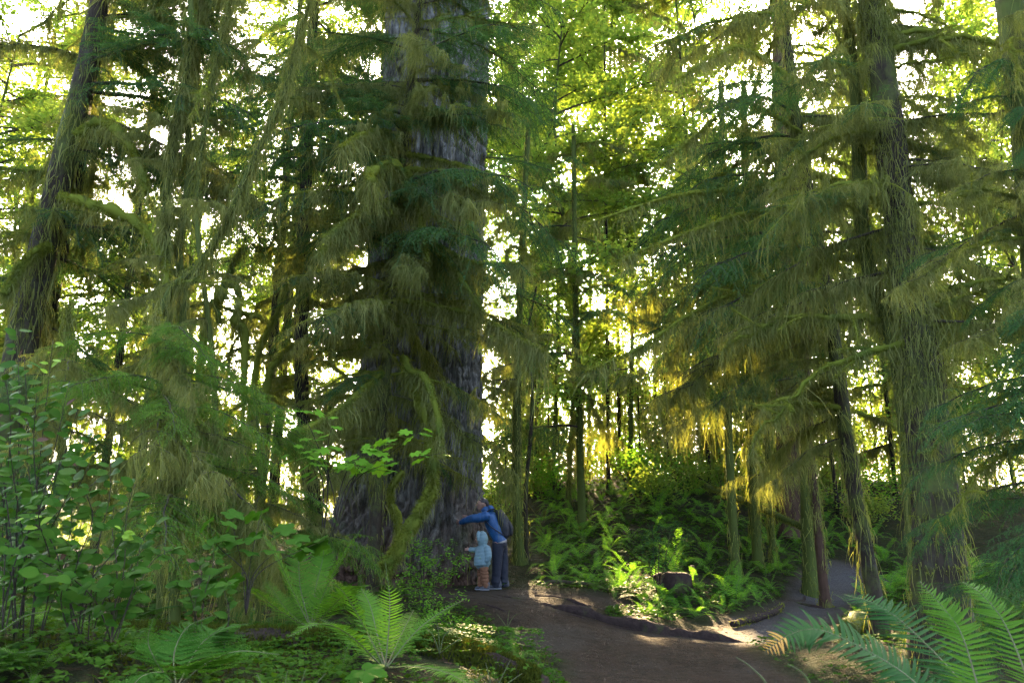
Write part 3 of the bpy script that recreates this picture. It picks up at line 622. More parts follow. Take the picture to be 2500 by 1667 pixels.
# right slim tree
tr, base, pts, r = px_tree("leaning_slim_hemlock", "slim leaning hemlock whose mossy boughs sweep left over the trail", [(2142, 1455), (2112, 1330), (2073, 1116), (2046, 903), (2014, 691), (1983, 510), (1950, 350), (1930, 160), (1913, 0), (1890, -300)], 11.5, [.115, .105, .1, .095, .085, .075, .06, .045], M['bark'], moss=2600, mossL=.45, seed=12, flare=.3)
for pxs, k in (([(1990, 690), (1800, 715), (1680, 770), (1560, 850), (1430, 905)], .6), ([(1915, 440), (1770, 465), (1640, 480), (1420, 550)], .7), ([(1960, 500), (1830, 520), (1700, 560), (1500, 640)], .7), ([(2030, 690), (1900, 700), (1760, 700)], .2), ([(2050, 900), (1960, 960), (1840, 1000)], -.3), ([(2070, 1000), (1960, 985), (1900, 990)], .2),
               ([(2035, 800), (1950, 785), (1890, 765)], .3), ([(1960, 330), (1820, 250), (1700, 330), (1590, 420)], .6), ([(1940, 200), (1820, 120), (1740, 140), (1650, 200)], .6)):
    moss_limb(tr, base, [PX(x, y, 11.5 - k * i) for i, (x, y) in enumerate(pxs)], .042, .012, 1500, 60, 15, .7)
fill_branches(tr, base, pts, 2.8, 5.0, 10, (["mossbough", "curtain", "mosslimb"], [2, 3, 1]), .4, .8, az=[(110, 195)])
fill_branches(tr, base, pts, 4.5, 12.5, 30, MIXED, .7, 1.15, az=[(95, 185), (95, 185), (-20, 70)])
fill_branches(tr, base, pts, 5.0, 8.5, 10, "bough", .95, 1.2, az=[(150, 230)])
# right big pair
tr, base, pts, r = px_tree("stout_hemlock", "stout dark hemlock trunk at right, partly sheathed in long moss", [(2290, 1470), (2270, 1080), (2238, 800), (2202, 588), (2172, 300), (2142, 100), (2125, -20), (2085, -300)], 8.6, [.24, .205, .18, .165, .15, .13, .11], M['bark'], moss=13000, bare=-.3, mossL=.38, seed=13, sides=18)
fill_branches(tr, base, pts, 3.4, 9.5, 44, (["mosslimb", "curtain", "mossbough"], [3, 4, 2]), .4, .85, az=[(-50, 70), (-50, 70), (110, 215)])
tr, base, pts, r = px_tree("side_trunk", "thinner mossy trunk leaning beside the stout hemlock at right", [(2235, 1430), (2212, 1000), (2180, 810), (2136, 700), (2106, 560), (2096, 300), (2082, 150), (2060, -30)], 9.0, [.11, .10, .09, .085, .07, .05], M['bark_moss'], moss=3000, mossL=.6, seed=14)
fill_branches(tr, base, pts, 3.6, 9, 22, MOSSY, .4, .75, az=[(110, 250), (-60, 60)])
# near hemlock on the right edge with blue-green boughs
tr, base, pts, r = px_tree("edge_hemlock", "near hemlock at the right edge with drooping blue-green boughs", [(2640, 1700), (2590, 1200), (2555, 800), (2510, 330), (2480, 120), (2455, -60), (2420, -300)], 5.6, [.16, .14, .12, .11, .1, .08], M['bark_moss'], moss=3800, mossL=.6, seed=15)
fill_branches(tr, base, pts, 1.0, 3.4, 17, (["bough", "bough", "bough", "curtain"], [3, 3, 3, 1]), .32, .5, az=[(140, 240)], fol='needle_blue', tilt=(-.05, .3))
fill_branches(tr, base, pts, 3.6, 5.6, 9, (["bough", "curtain", "mosslimb"], [3, 1, 1]), .3, .45, az=[(150, 250)], fol='needle_blue', tilt=(0, .3))
fill_branches(tr, base, pts, 1.2, 4.5, 12, (["curtain", "mosslimb"], [3, 2]), .25, .4, az=[(150, 250)])
# young hemlock in the left middle ground
tr, base, pts, r = px_tree("young_hemlock", "young light green hemlock spreading moss-hung sprays in left middle ground", [(440, 1480), (420, 1200), (400, 1000), (385, 860), (375, 740)], 7.6, [.05, .045, .035, .02, .01], M['bark_moss'], moss=900, mossL=.3, seed=16)
fill_branches(tr, base, pts, 1.6, 3.5, 26, (["bough", "curtain"], [4, 1]), .34, .6, az=[(-75, 30), (-75, 30), (170, 290)], fol='needle_young')
tr, base, pts, r = px_tree("young_hemlock", "small light green hemlock sapling in front of the dark kinked trunk", [(640, 1450), (635, 1250), (630, 1050), (625, 950)], 8.6, [.035, .03, .02, .008], M['bark_moss'], moss=600, mossL=.3, seed=17)
fill_branches(tr, base, pts, 1.2, 2.9, 20, (["bough", "curtain"], [4, 1]), .28, .5, fol='needle_young')
tr, base, pts, r = px_tree("young_hemlock", "shaded young hemlock hung with brownish moss at left edge behind salal", [(120, 1400), (150, 1100), (165, 860), (170, 740)], 8.4, [.05, .04, .025, .01], M['bark_moss'], moss=900, mossL=.4, seed=18)
fill_branches(tr, base, pts, 1.6, 3.6, 20, (["bough", "curtain", "mossbough"], [2, 2, 2]), .35, .6)
# rim-lit trunks beyond the trail
for nm, lab, pxs, d, rr, mt, zr, n in (
    ("sunlit_alder", "slim trunk with a sunlit left edge at the top of the fern slope", [(1848, 1335), (1838, 1180), (1832, 1060), (1825, 700), (1815, 200)], 18.6, [.11, .10, .09, .07], 'bark_moss', (5, 13), 14),
    ("sunlit_alder", "thinner sunlit trunk just right of the slim rim-lit one", [(1884, 1330), (1876, 1150), (1870, 1000), (1862, 650)], 18.9, [.065, .06, .055, .04], 'bark_moss', (4.5, 9), 7),
    ("red_cedar", "broad reddish cedar trunk in shade behind the two thin sunlit trunks", [(1935, 1290), (1925, 1150), (1922, 1060), (1915, 600), (1905, 0)], 22.0, [.40, .30, .28, .24], 'bark_red', (5, 17), 22),
    ("mossy_hemlock", "upright mossy trunk on the root bank right of the cedar", [(1972, 1345), (1970, 1200), (1968, 1060), (1960, 700), (1950, 300)], 17.6, [.15, .13, .12, .09], 'bark_moss', (4.8, 12), 12),
    ("brown_sapling", "thin leaning brown trunk rooted on the bank above the path", [(2008, 1390), (1995, 1270), (1980, 1120), (1972, 900), (1965, 600)], 16.4, [.10, .085, .08, .06], 'bark_red', (4.6, 9), 7)):
    tr, base, pts, r = px_tree(nm, lab, pxs, d, rr, M[mt], moss=1400, mossL=.4, seed=int(pxs[0][0])); fill_branches(tr, base, pts, zr[0], zr[1], n, MIXED, .7, 1.15)
# low hanging green bough tree over the slope
tr, base, pts, r = px_tree("slope_hemlock", "hemlock with low grey-green skirts of boughs over the fern slope", [(1790, 1290), (1780, 1100), (1770, 700), (1760, 200)], 17.5, [.10, .09, .08, .06], M['bark_moss'], moss=900, mossL=.3, seed=21)
fill_branches(tr, base, pts, 4.2, 12, 22, (["bough", "mossbough"], [3, 2]), .7, 1.1)
tr, base, pts, r = px_tree("slope_hemlock", "low bushy hemlock drooping over bright ferns behind the hikers", [(1420, 1230), (1415, 1050), (1405, 700), (1400, 300)], 21.0, [.10, .09, .08, .06], M['bark_moss'], moss=900, mossL=.3, seed=22)
fill_branches(tr, base, pts, 3.8, 13, 24, (["bough", "mossbough", "curtain"], [3, 2, 1]), .8, 1.2)

# ------------------------------------------------------------------ background forest
random.seed(12)
BACK = [("mossy_hemlock", "left", x, y, h, n, k) for x, y, h, n, k in (
    (-6.2, 20, 19, 34, MOSSY), (-9.5, 19, 17, 34, MOSSY), (-13, 21, 20, 40, MIXED), (-4.2, 23, 22, 46, MIXED), (-7.6, 25, 24, 48, CANOPY), (-11.5, 27, 24, 44, CANOPY), (-17, 26, 24, 40, CANOPY), (-5, 31, 22, 26, CANOPY), (-14, 34, 22, 24, CANOPY), (-21, 33, 22, 24, CANOPY))]
BACK += [("golden_hemlock", "right", x, y, h, n, k) for x, y, h, n, k in (
    (2.6, 25, 20, 34, MIXED), (6.2, 26, 25, 50, CANOPY), (9.5, 24, 24, 46, MIXED), (12.5, 27, 25, 48, CANOPY), (4.2, 31, 21, 30, CANOPY), (8.2, 33, 21, 28, CANOPY), (15.5, 22, 20, 44, MIXED), (16.5, 31, 22, 28, CANOPY), (21, 28, 24, 40, CANOPY), (1.0, 34, 21, 28, CANOPY), (12, 38, 22, 24, CANOPY), (-1.5, 38, 22, 22, CANOPY))]
ORD = ['first', 'second', 'third', 'fourth', 'fifth', 'sixth', 'seventh', 'eighth', 'ninth', 'tenth', 'eleventh', 'twelfth', 'thirteenth']
def order(items, it): return ORD[sorted(items, key=lambda q: q[0] / q[1]).index(it)]
for nm, side, x, y, h, n, kd in BACK:
    place = order([(q[2], q[3]) for q in BACK if q[1] == side], (x, y))
    x += random.uniform(-.4, .4); z = Hs(x, y); base = np.array((x, y, z)); lean = random.uniform(-.03, .03)
    tr = thing(nm, base, f"moss-hung conifer in the bright thicket behind the left trees, {place} from the left" if side == "left" else f"tall sun-glowing conifer behind the fern slope, {place} from the left", "tree", "background conifers on the left" if side == "left" else "sunlit background conifers on the right")
    path = np.array([base - (0, 0, .2), base + (lean * h * .3, 0, h * .3), base + (lean * h * .6, 0, h * .65), base + (lean * h, 0, h)]); r0 = random.uniform(.10, .17) if side == 'left' else random.uniform(.06, .09)
    _, pts, _ = make_trunk(tr, base, path, [r0, r0 * .85, r0 * .6, r0 * .25], M['bark_dark'], sides=9, moss=900, mossL=.7, seed=int(x * 10 + 500), rows=50)
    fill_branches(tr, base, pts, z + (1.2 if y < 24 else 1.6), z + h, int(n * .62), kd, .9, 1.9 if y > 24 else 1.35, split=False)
random.seed(5)
MAPLES = ((1.6, 23.5, 17, 56), (4.0, 27.5, 21, 64), (-13.5, 19.0, 14, 44), (7.5, 29, 20, 44), (13.5, 20, 12, 34), (1.5, 29.5, 25, 70), (.3, 33, 27, 70), (3.2, 34, 28, 70), (6.2, 35, 27, 60), (-5.5, 28, 23, 50), (-16, 24, 18, 50), (-10, 30, 22, 50))
for i, (x, y, h, n) in enumerate(MAPLES):
    z = Hs(x, y); base = np.array((x, y, z)); tr = thing("bigleaf_maple", base, f"yellow-green sunlit maple among the background conifers, {order([(q[0], q[1]) for q in MAPLES], (x, y))} from the left", "tree", "sunlit maples in the background")
    path = np.array([base - (0, 0, .2), base + (.3, 0, h * .35), base + (-.2, .2, h * .7), base + (.2, 0, h)])
    _, pts, _ = make_trunk(tr, base, path, [.08, .065, .045, .02], M['bark_moss'], sides=8, seed=600 + i, rows=40)
    fill_branches(tr, base, pts, z + 3, z + h, n, "broad", .8, 1.6, split=False, tilt=(-.5, .2), taper=False)

# the far wood behind everything: one mass of small sprays on rough conifer shapes
rng = np.random.default_rng(77); g = Geo()
def far_conifer(x, y, h, n, R):
    z = Hs(x, y); t_ = rng.uniform(0, 1, n) ** .85; lay = np.floor(t_ * h / .9 + rng.uniform(0, .5, n)); a = rng.uniform(0, 6.283, n)
    a = a + .5 * np.sin(a * 3 + lay * 2.1); rr = R * (1 - t_ ** 1.5 * .6) * rng.uniform(.05, 1, n) ** .6 * (.7 + .5 * np.sin(lay * 5.3 + a * 2))
    P = np.stack([x + np.cos(a) * rr, y + np.sin(a) * rr, z + 1 + (lay + .5) * .9 * (h - 1) / h - rr * .28 + rng.normal(0, .22, n)], 1)
    D = unit(np.stack([np.cos(a), np.sin(a), rng.normal(-.5, .35, n)], 1) + rng.normal(0, .35, (n, 3))); S = unit(np.cross(D, np.array((0, 0, 1.)) + rng.normal(0, .5, (n, 3))))
    k = gap_mask(P); P, D, S = P[k], D[k], S[k]; n = len(P)
    g.leaves(P, D, S, rng.uniform(.25, .6, n), rng.uniform(.10, .22, n), 0, .1); g.tube(np.array([(x, y, z - .2), (x, y, z + h * .5), (x, y, z + h)]), [.05, .04, .015], 5, 1)
for k in range(52):
    x = -46 + k * 1.9 + rng.uniform(-.8, .8); left = x < -4; far_conifer(x, rng.uniform(46, 70), rng.uniform(24, 36) if left else rng.uniform(34, 46), 2400 if left else 3600, rng.uniform(2.8, 4.2))
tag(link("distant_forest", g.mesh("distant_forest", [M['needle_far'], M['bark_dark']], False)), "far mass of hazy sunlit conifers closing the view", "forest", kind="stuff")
# lower storey between the trunks: saplings and bushes that run together into one thicket
g = Geo()
def low_tree(x, y, h, n, R):
    z = Hs(x, y); t_ = rng.uniform(0, 1, n); lay = np.floor(t_ * h / .55); a = rng.uniform(0, 6.283, n); rr = R * (1 - t_ * .7) * rng.uniform(.05, 1, n) ** .55 * (.65 + .5 * np.sin(lay * 3.3 + a * 3))
    P = np.stack([x + np.cos(a) * rr, y + np.sin(a) * rr, z + .2 + (lay + .5) * .55 - rr * .35 + rng.normal(0, .14, n)], 1); D = unit(np.stack([np.cos(a), np.sin(a), rng.normal(-.6, .4, n)], 1) + rng.normal(0, .35, (n, 3))); S = unit(np.cross(D, np.array((0, 0, 1.)) + rng.normal(0, .5, (n, 3))))
    k = gap_mask(P); P, D, S = P[k], D[k], S[k]; n = len(P); k = rng.random(n) < .7; g.leaves(P[k], D[k], S[k], rng.uniform(.12, .30, k.sum()), rng.uniform(.05, .11, k.sum()), 0, .1); g.strands(P[~k], rng.uniform(.2, .9, (~k).sum()), rng.uniform(.02, .045, (~k).sum()), rng, 2, .12)
    g.tube(np.array([(x, y, z - .2), (x, y, z + h * .5), (x, y, z + h)]), [.03, .02, .008], 5, 1)
for k in range(14): low_tree(rng.uniform(0, 13), rng.uniform(30, 44), rng.uniform(9, 16), 2600, rng.uniform(1.6, 2.6))
for k in range(34): low_tree(rng.uniform(-2, 20), rng.uniform(28, 44), rng.uniform(9, 15), 1900, rng.uniform(1.6, 2.6))
for k in range(46): low_tree(rng.uniform(-1, 30), rng.uniform(26, 42), rng.uniform(5, 11), 1800, rng.uniform(1.4, 2.6))
for k in range(12): far_conifer(rng.uniform(16, 34), rng.uniform(30, 40), rng.uniform(14, 22), 1500, rng.uniform(2.2, 3.2))
for k in range(10): far_conifer(rng.uniform(-30, -14), rng.uniform(30, 40), rng.uniform(12, 20), 1500, rng.uniform(2.2, 3.2))
for k in range(24): low_tree(rng.uniform(-26, -2), rng.uniform(26, 42), rng.uniform(3, 10), 1900, rng.uniform(1.2, 2.2))
tag(link("understory_thicket", g.mesh("understory_thicket", [M['needle_far'], M['bark_dark'], M['hang']], False)), "sunlit thicket of saplings filling the gaps between background trunks", "thicket", kind="stuff")
# ------------------------------------------------------------------ logs, roots, stump, post
def log_mesh(pts, rad, name, mat, sides=22, seed=0, nz=.22, cut=True):
    path = curve_pts(pts, 40); r = np.interp(np.linspace(0, 1, 40), np.linspace(0, 1, len(rad)), rad); g = Geo(); g.tube(path, r, sides, 0, nz=nz, ns=3, seed=seed)
    return g.mesh(name, mat), path, r

def ground_pts(*xy, dz=0.): return [np.array((x, y, Hs(x, y) + dz)) for x, y in xy]

# mossy nurse log whose sawn end faces the trail
NL = np.array((-.05, 6.15, .0))
lg = thing("nurse_log", NL, "sawn mossy log end beside the trail, top covered with oxalis", "log")
me, path, r = log_mesh([np.array((.20, 6.0, .22)) - NL, np.array((-.4, 6.15, .30)) - NL, np.array((-1.6, 6.3, .33)) - NL, np.array((-3.2, 6.6, .4)) - NL], [.30, .40, .42, .38], "log_body", M['log'], 30, 3, .18); body = link("log_body", me, lg)
rng = np.random.default_rng(8); n = 14000; u = rng.uniform(.0, 1, n); a = rng.normal(math.pi / 2, .75, n); P = along(path, u); rr = np.interp(u, np.linspace(0, 1, 40), r)
P = P + np.stack([0 * a, np.cos(a) * rr * 1.1, np.sin(a) * rr * 1.1], 1); D = unit(rng.normal(0, .6, (n, 3)) + np.stack([0 * a, np.cos(a), np.sin(a)], 1)); gm = Geo()
gm.blades(P, D, unit(np.cross(D, rng.normal(0, 1, (n, 3)))), rng.uniform(.02, .06, n), rng.uniform(.008, .016, n), 0); k = rng.random(n) < .28; gm.strands(P[k], rng.uniform(.04, .3, k.sum()), rng.uniform(.008, .016, k.sum()), rng, 0, .15)
link("moss_cover", gm.mesh("moss_cover", M['ground_moss'], False), lg)
# dark stump lower right
st = thing("cut_stump", (2.12, 4.65, Hs(2.12, 4.65)), "dark cut stump behind the large near fern at lower right", "stump")
gs = Geo(); gs.tube(np.array([(0, 0, -.15), (0, 0, .1), (0, 0, .3), (.01, 0, .52), (.01, 0, .55)]), [.36, .31, .29, .28, .26], 28, 0, nz=.2, ns=5); link("stump_body", gs.mesh("stump_body", M['log']), st)
n = 900; a = rng.uniform(0, 6.28, n); P = np.stack([np.cos(a) * .3, np.sin(a) * .3, rng.uniform(.0, .56, n)], 1); P[n // 2:, :2] *= rng.uniform(0, 1, (n - n // 2, 1)); P[n // 2:, 2] = .55; gm = Geo(); gm.strands(P, rng.uniform(.03, .15, n), rng.uniform(.008, .016, n), rng, 0, .3); link("moss_cover", gm.mesh("stump_moss", M['moss'], False), st)
# fallen mossy log on the slope, edging log by the path, stump and post
for nm, lab, pp, rad, mt, fz in (
    ("fallen_log", "thin fallen mossy log slanting down the slope behind the rim-lit trunks", [PX(1720, 1185, 19.5), PX(1800, 1215, 19.0), PX(1880, 1250, 18.4), PX(1985, 1300, 17.6)], [.06, .07, .08, .06], 'bark_moss', 2600),
    ("edging_log", "low weathered edging log along the fern island beside the path", ground_pts((3.55, 13.55), (4.1, 14.2), (4.75, 15.1), (5.15, 15.9), dz=.06), [.045, .06, .055, .04], 'log', 260),
    ("edging_log", "mossy log lying along the far right edge of the path", ground_pts((4.7, 11.8), (5.2, 12.6), (5.8, 13.6), dz=.12), [.13, .14, .12], 'bark_moss', 1800),
    ("fallen_branch", "pale broken branch on the sunlit ground right of the hikers", ground_pts((.45, 15.3), (.9, 15.4), (1.5, 15.25), (1.8, 15.3), dz=.05), [.03, .035, .03, .012], 'bark', 0)):
    b0 = pp[0].copy(); o = thing(nm, b0, lab, "log"); me, path, r = log_mesh([q - b0 for q in pp], rad, nm + "_body", M[mt], 14, int(b0[0] * 9) + 50); link("log_body", me, o)
    if fz:
        gm = Geo(); fuzz(gm, path, r, rng, fz, .05, .014); clumps(gm, path, rng, 20, 10, .3, .013, r=.05); link("moss_cover", gm.mesh("log_moss", M['moss'], False), o)
pb = PX(1692, 1425, 16.0); pb[2] = Hs(pb[0], pb[1]) - .02
po = thing("wooden_post", pb, "short reddish wooden post standing in the fern island", "post"); gp = Geo(); gp.tube(np.array([(0, 0, -.1), (0, 0, .1), (0, 0, .40), (0, 0, .43), (0, 0, .44)]), [.055, .055, .055, .05, .03], 12, 0, nz=.1, ns=12); link("post_body", gp.mesh("post_body", M['bark_red']), po)
sp_ = PX(1640, 1420, 15.6); sp_[2] = Hs(sp_[0], sp_[1]); so = thing("old_stump", sp_, "low rotten stump among ferns left of the wooden post", "stump"); gp = Geo(); gp.tube(np.array([(0, 0, -.1), (0, 0, .1), (0, 0, .28), (0, 0, .33), (0, 0, .34)]), [.36, .32, .28, .22, .1], 24, 0, nz=.35, ns=4); link("stump_body", gp.mesh("old_stump_body", M['log']), so)
rd = thing("root_ridge", (.2, 13.7, Hs(.2, 13.7)), "broad dark root ridge bulging from the trodden earth right of the hikers' feet", "root"); rb = np.array(rd.location)
me, path, r = log_mesh([q - rb for q in ground_pts((.15, 13.75), (.8, 13.3), (1.5, 13.0), (2.2, 12.55), (3.0, 12.3), (3.5, 12.2), dz=-.06)], [.05, .13, .17, .16, .13, .03], "root_ridge", M['log'], 18, 5, .5); link("root_body", me, rd)
# surface roots on the mound and the bank
random.seed(9)
ROOTS = [[(-.6, 14.1), (.2, 13.4), (1.0, 12.9), (1.9, 12.6), (2.6, 12.3)], [(.4, 14.3), (1.2, 13.9), (2.0, 13.7), (2.7, 13.2), (3.1, 12.8)], [(-1.0, 13.4), (-.2, 12.6), (.3, 12.2)], [(-.9, 14.3), (-.2, 14.0), (.5, 13.8), (1.3, 13.5)], [(5.6, 16.9), (6.0, 16.3), (6.2, 15.6)], [(6.1, 17.4), (5.4, 16.7), (5.0, 16.2)]]
for k, q in enumerate(ROOTS):
    pp = []
    for (x0, y0), (x1, y1) in zip(q[:-1], q[1:]): pp += [(x0, y0), ((x0 + x1) / 2 + random.uniform(-.12, .12), (y0 + y1) / 2 + random.uniform(-.12, .12))]
    pp = [np.array((x, y, Hs(x, y) + random.uniform(-.06, .005))) for x, y in pp + [q[-1]]]; b0 = pp[0].copy(); b0[2] += .0; big = random.uniform(.03, .05)
    o = thing("surface_root", b0, "gnarled brown root half buried in the trodden mound below the giant spruce" if k < 4 else "dark root crawling over the bank below the upright mossy trunk", "root", "roots across the trodden mound" if k < 4 else "roots on the bank")
    me, path, r = log_mesh([v - b0 for v in pp], [big, big * 1.1, big * .7, big * .3], "surface_root", M['log'], 9, k, .5); link("root_body", me, o)

# ------------------------------------------------------------------ ferns
def frond_geo(path, n=30, maxl=.11, wid=.125, m=0, u0=.1, rise=.15, serr=False, ms=1, fold=.0, rng=RNG):
    """a sword fern frond: a rib and a row of leaflets on each side"""
    g = Geo(); g.tube(path, np.linspace(.0045, .0015, len(path)), 4, ms, cap=False); u = u0 + (1 - u0) * (np.arange(n) + .5) / n; u = np.repeat(u, 2); P = along(path, u); T = unit(along(path, u + .02) - along(path, u - .02))
    side = np.where(np.arange(2 * n) % 2, 1., -1.)[:, None]; Sv = unit(np.cross(T, np.array((0, 0, 1.)) + np.array((.02, .01, 0)))); Nv = np.cross(Sv, T)
    D = unit(Sv * side + T * .32 + Nv * rise + rng.normal(0, .05, (2 * n, 3))); prof = np.minimum(1, u * 3.2 + .25) * (1 - u ** 3.2) ** .8 + .06; L = (maxl * prof * rng.uniform(.9, 1.08, 2 * n))[:, None]; W = unit(T) * (L * wid)
    dn = -Nv * L * .12
    V = np.stack([P - W * .45, P + W * .45, P + D * L * .4 - W * .55 + dn * .1, P + D * L * .4 + W * .5 + dn * .1, P + D * L * .75 - W * .2 + dn * .5 + T * L * .03, P + D * L * .75 + W * .42 + dn * .5 + T * L * .03, P + D * L + T * L * .12 + dn], 1)
    i = np.arange(2 * n)[:, None] * 7; b = g.n; g.add(V, i + np.array([[0, 1, 3, 2]]), m); g.F[4].append(i + b + np.array([[2, 3, 5, 4]])); g.M[4].append(np.full(2 * n, m)); g.F[3].append(i + b + np.array([[4, 5, 6]])); g.M[3].append(np.full(2 * n, m))
    return g

def wood_frond(path, rng, n=16, maxl=.2):
    """a broad triangular frond, each leaflet itself toothed"""
    g = Geo(); g.tube(path, np.linspace(.004, .0012, len(path)), 4, 1, cap=False)
    for i in range(n):
        u = .22 + .78 * (i + .5) / n
        for s in (-1, 1):
            p0 = along(path, np.array([u]))[0]; T = unit(along(path, np.array([u + .02]))[0] - along(path, np.array([u - .02]))[0]); Sv = unit(np.cross(T, (0.02, .01, 1))); l = maxl * (1 - u) ** .75 * rng.uniform(.9, 1.1) * 1.15 + .012
            d = unit(Sv * s + T * .45 + np.array((0, 0, -.12)) + rng.normal(0, .05, 3)); k = max(4, int(l / .013)); f = np.repeat((np.arange(k) + .5) / k, 2); q = p0 + d * f[:, None] * l; sd = np.where(np.arange(2 * k) % 2, 1., -1.)[:, None]
            s2 = unit(np.cross(d, np.cross(T, Sv))); dd = unit(s2 * sd + d * .6); ll = (l * .22 * (1 - f * .75) + .004); g.leaves(q, dd, np.broadcast_to(d, dd.shape), ll, ll * .38 + .003, 0, .05)
    return g

FR = {}
def frond_set(key, mats, maxl=.10, n=30):
    FR[key] = []
    for k in range(5):
        rng = np.random.default_rng(700 + k); up = (1.1, .85, .65, .45, .95)[k]; dr = (.5, .75, .8, .75, .9)[k]; t_ = np.linspace(0, 1, 14)
        path = np.stack([t_ * (1.05 - up * .35), .05 * np.sin(t_ * 3 + k), up * t_ - dr * t_ ** 2.2], 1); FR[key].append(frond_geo(path, n, maxl, rng=rng).mesh("frond_" + key, mats, False))
frond_set('sword', [M['fern'], M['stalk']]); frond_set('slope', [M['fern_far'], M['stalk']], .12, 24); frond_set('dead', [M['fern_dead'], M['twig']], .08, 20)
FR['wood'] = []
for k in range(3):
    rng = np.random.default_rng(740 + k); t_ = np.linspace(0, 1, 12); FR['wood'].append(wood_frond(np.stack([t_ * .95, .06 * np.sin(t_ * 2 + k), (.7, .5, .85)[k] * t_ - (.55, .5, .8)[k] * t_ ** 2], 1), rng, 15, .3).mesh("frond_wood", [M['wood_fern'], M['stalk']], False))

def fern(x, y, s, n, key, label, group=None, dz=0., dead=0, az=None):
    z = Hs(x, y) + dz; o = thing("sword_fern" if key != 'wood' else "wood_fern", (x, y, z), label, "fern", group); a0 = random.uniform(0, 6.28)
    for k in range(n):
        a = a0 + k * 2 * math.pi / n + random.uniform(-.3, .3) if az is None else math.radians(random.uniform(*az))
        link("frond", random.choice(FR[key]), o, (0, 0, 0), (random.uniform(-.2, .2), random.uniform(-.25, .25), a), s * random.uniform(.7, 1.15))
    for k in range(dead): link("dead_frond", random.choice(FR['dead']), o, (0, 0, 0), (random.uniform(-.3, .3), random.uniform(.25, .6), random.uniform(0, 6.28)), s * random.uniform(.6, .9))
    return o

def px_fern(label, fronds, d, n=36, maxl=.13, mats=None, name="sword_fern", group=None, wood=False):
    """a fern whose fronds follow particular paths in space"""
    b0 = PX(*fronds[0][0][:2], fronds[0][0][2] if len(fronds[0][0]) > 2 else d); b0[2] = min(b0[2], Hs(b0[0], b0[1]) + .25); o = thing(name, b0, label, "fern", group); rng = np.random.default_rng(int(abs(b0[0] * 100)) + 3)
    for f in fronds:
        path = curve_pts([PX(q[0], q[1], q[2] if len(q) > 2 else d) - b0 for q in f], 18); L = np.linalg.norm(np.diff(path, axis=0), axis=1).sum()
        g = wood_frond(path, rng, 15, L * .36) if wood else frond_geo(path, int(n * min(1.3, max(.6, L / .8))), maxl * min(1.2, max(.5, L / .8)), rng=rng)
        link("frond", g.mesh("frond", mats or [M['fern'], M['stalk']], False), o)
    return o
k_ = 1.063
def dp(*a): return [(x * k_, y * k_, *r_) for x, y, *r_ in a]
px_fern("big bright sword fern with tall fronds at bottom centre-left", [dp((885, 1530, 4.6), (893, 1440, 4.7), (895, 1370, 4.8), (885, 1292, 4.8)), dp((882, 1530, 4.6), (835, 1435, 4.6), (790, 1360, 4.5), (740, 1318, 4.4)), dp((878, 1530, 4.6), (800, 1455, 4.4), (730, 1432, 4.2), (662, 1462, 4.1)), dp((890, 1530, 4.6), (950, 1455, 4.7), (1005, 1410, 4.8), (1072, 1372, 4.9)),
    dp((892, 1532, 4.6), (960, 1530, 4.3), (1030, 1545, 4.1), (1090, 1580, 4.0)), dp((880, 1532, 4.6), (840, 1490, 4.8), (790, 1450, 5.0), (735, 1420, 5.1)), dp((885, 1530, 4.6), (865, 1450, 5.0), (850, 1390, 5.2), (830, 1350, 5.3)), dp((888, 1530, 4.6), (925, 1450, 5.0), (950, 1400, 5.3))], 4.6, 40, .12)
px_fern("sword fern with upright fronds left of the big bright fern", [dp((715, 1445, 6.4), (665, 1340, 6.4), (632, 1270, 6.4), (600, 1222, 6.4)), dp((715, 1445, 6.4), (690, 1350, 6.6), (685, 1270, 6.7), (672, 1225, 6.7)), dp((715, 1445, 6.4), (745, 1360, 6.5), (785, 1280, 6.5), (835, 1208, 6.5)), dp((715, 1445, 6.4), (640, 1400, 6.2), (590, 1360, 6.0), (560, 1345, 5.9)), dp((715, 1445, 6.4), (765, 1390, 6.1), (810, 1350, 5.9), (850, 1345, 5.8)), dp((715, 1445, 6.4), (725, 1350, 6.8), (740, 1290, 7.0), (745, 1250, 7.0)), dp((715, 1445, 6.4), (660, 1400, 6.8), (610, 1330, 7.0))], 6.4, 36, .13)
px_fern("lacy wood fern spreading flat fronds at the bottom left", [dp((405, 1580, 3.9), (470, 1525, 3.8), (545, 1495, 3.7), (642, 1502, 3.6)), dp((405, 1580, 3.9), (400, 1500, 4.1), (430, 1440, 4.2), (490, 1412, 4.2)), dp((405, 1580, 3.9), (360, 1520, 3.8), (340, 1470, 3.8), (352, 1420, 3.8)), dp((405, 1580, 3.9), (380, 1545, 3.6), (330, 1550, 3.5), (300, 1580, 3.4)), dp((405, 1580, 3.9), (460, 1480, 4.3), (520, 1440, 4.4), (580, 1430, 4.4))], 3.9, mats=[M['wood_fern'], M['stalk']], name="wood_fern", wood=True)
px_fern("single fern frond reaching in low from the left edge", [dp((-60, 1500, 3.8), (0, 1452, 3.8), (55, 1415, 3.8), (112, 1402, 3.8))], 3.8, 40, .08)
px_fern("row of small fern tips at bottom edge below the wood fern", [dp((640, 1640, 3.6), (610, 1590, 3.6), (590, 1545, 3.6)), dp((660, 1640, 3.6), (655, 1580, 3.6), (660, 1540, 3.6)), dp((680, 1640, 3.6), (690, 1580, 3.6), (702, 1535, 3.6)), dp((700, 1640, 3.6), (720, 1580, 3.6), (748, 1545, 3.6))], 3.6, 28, .05)
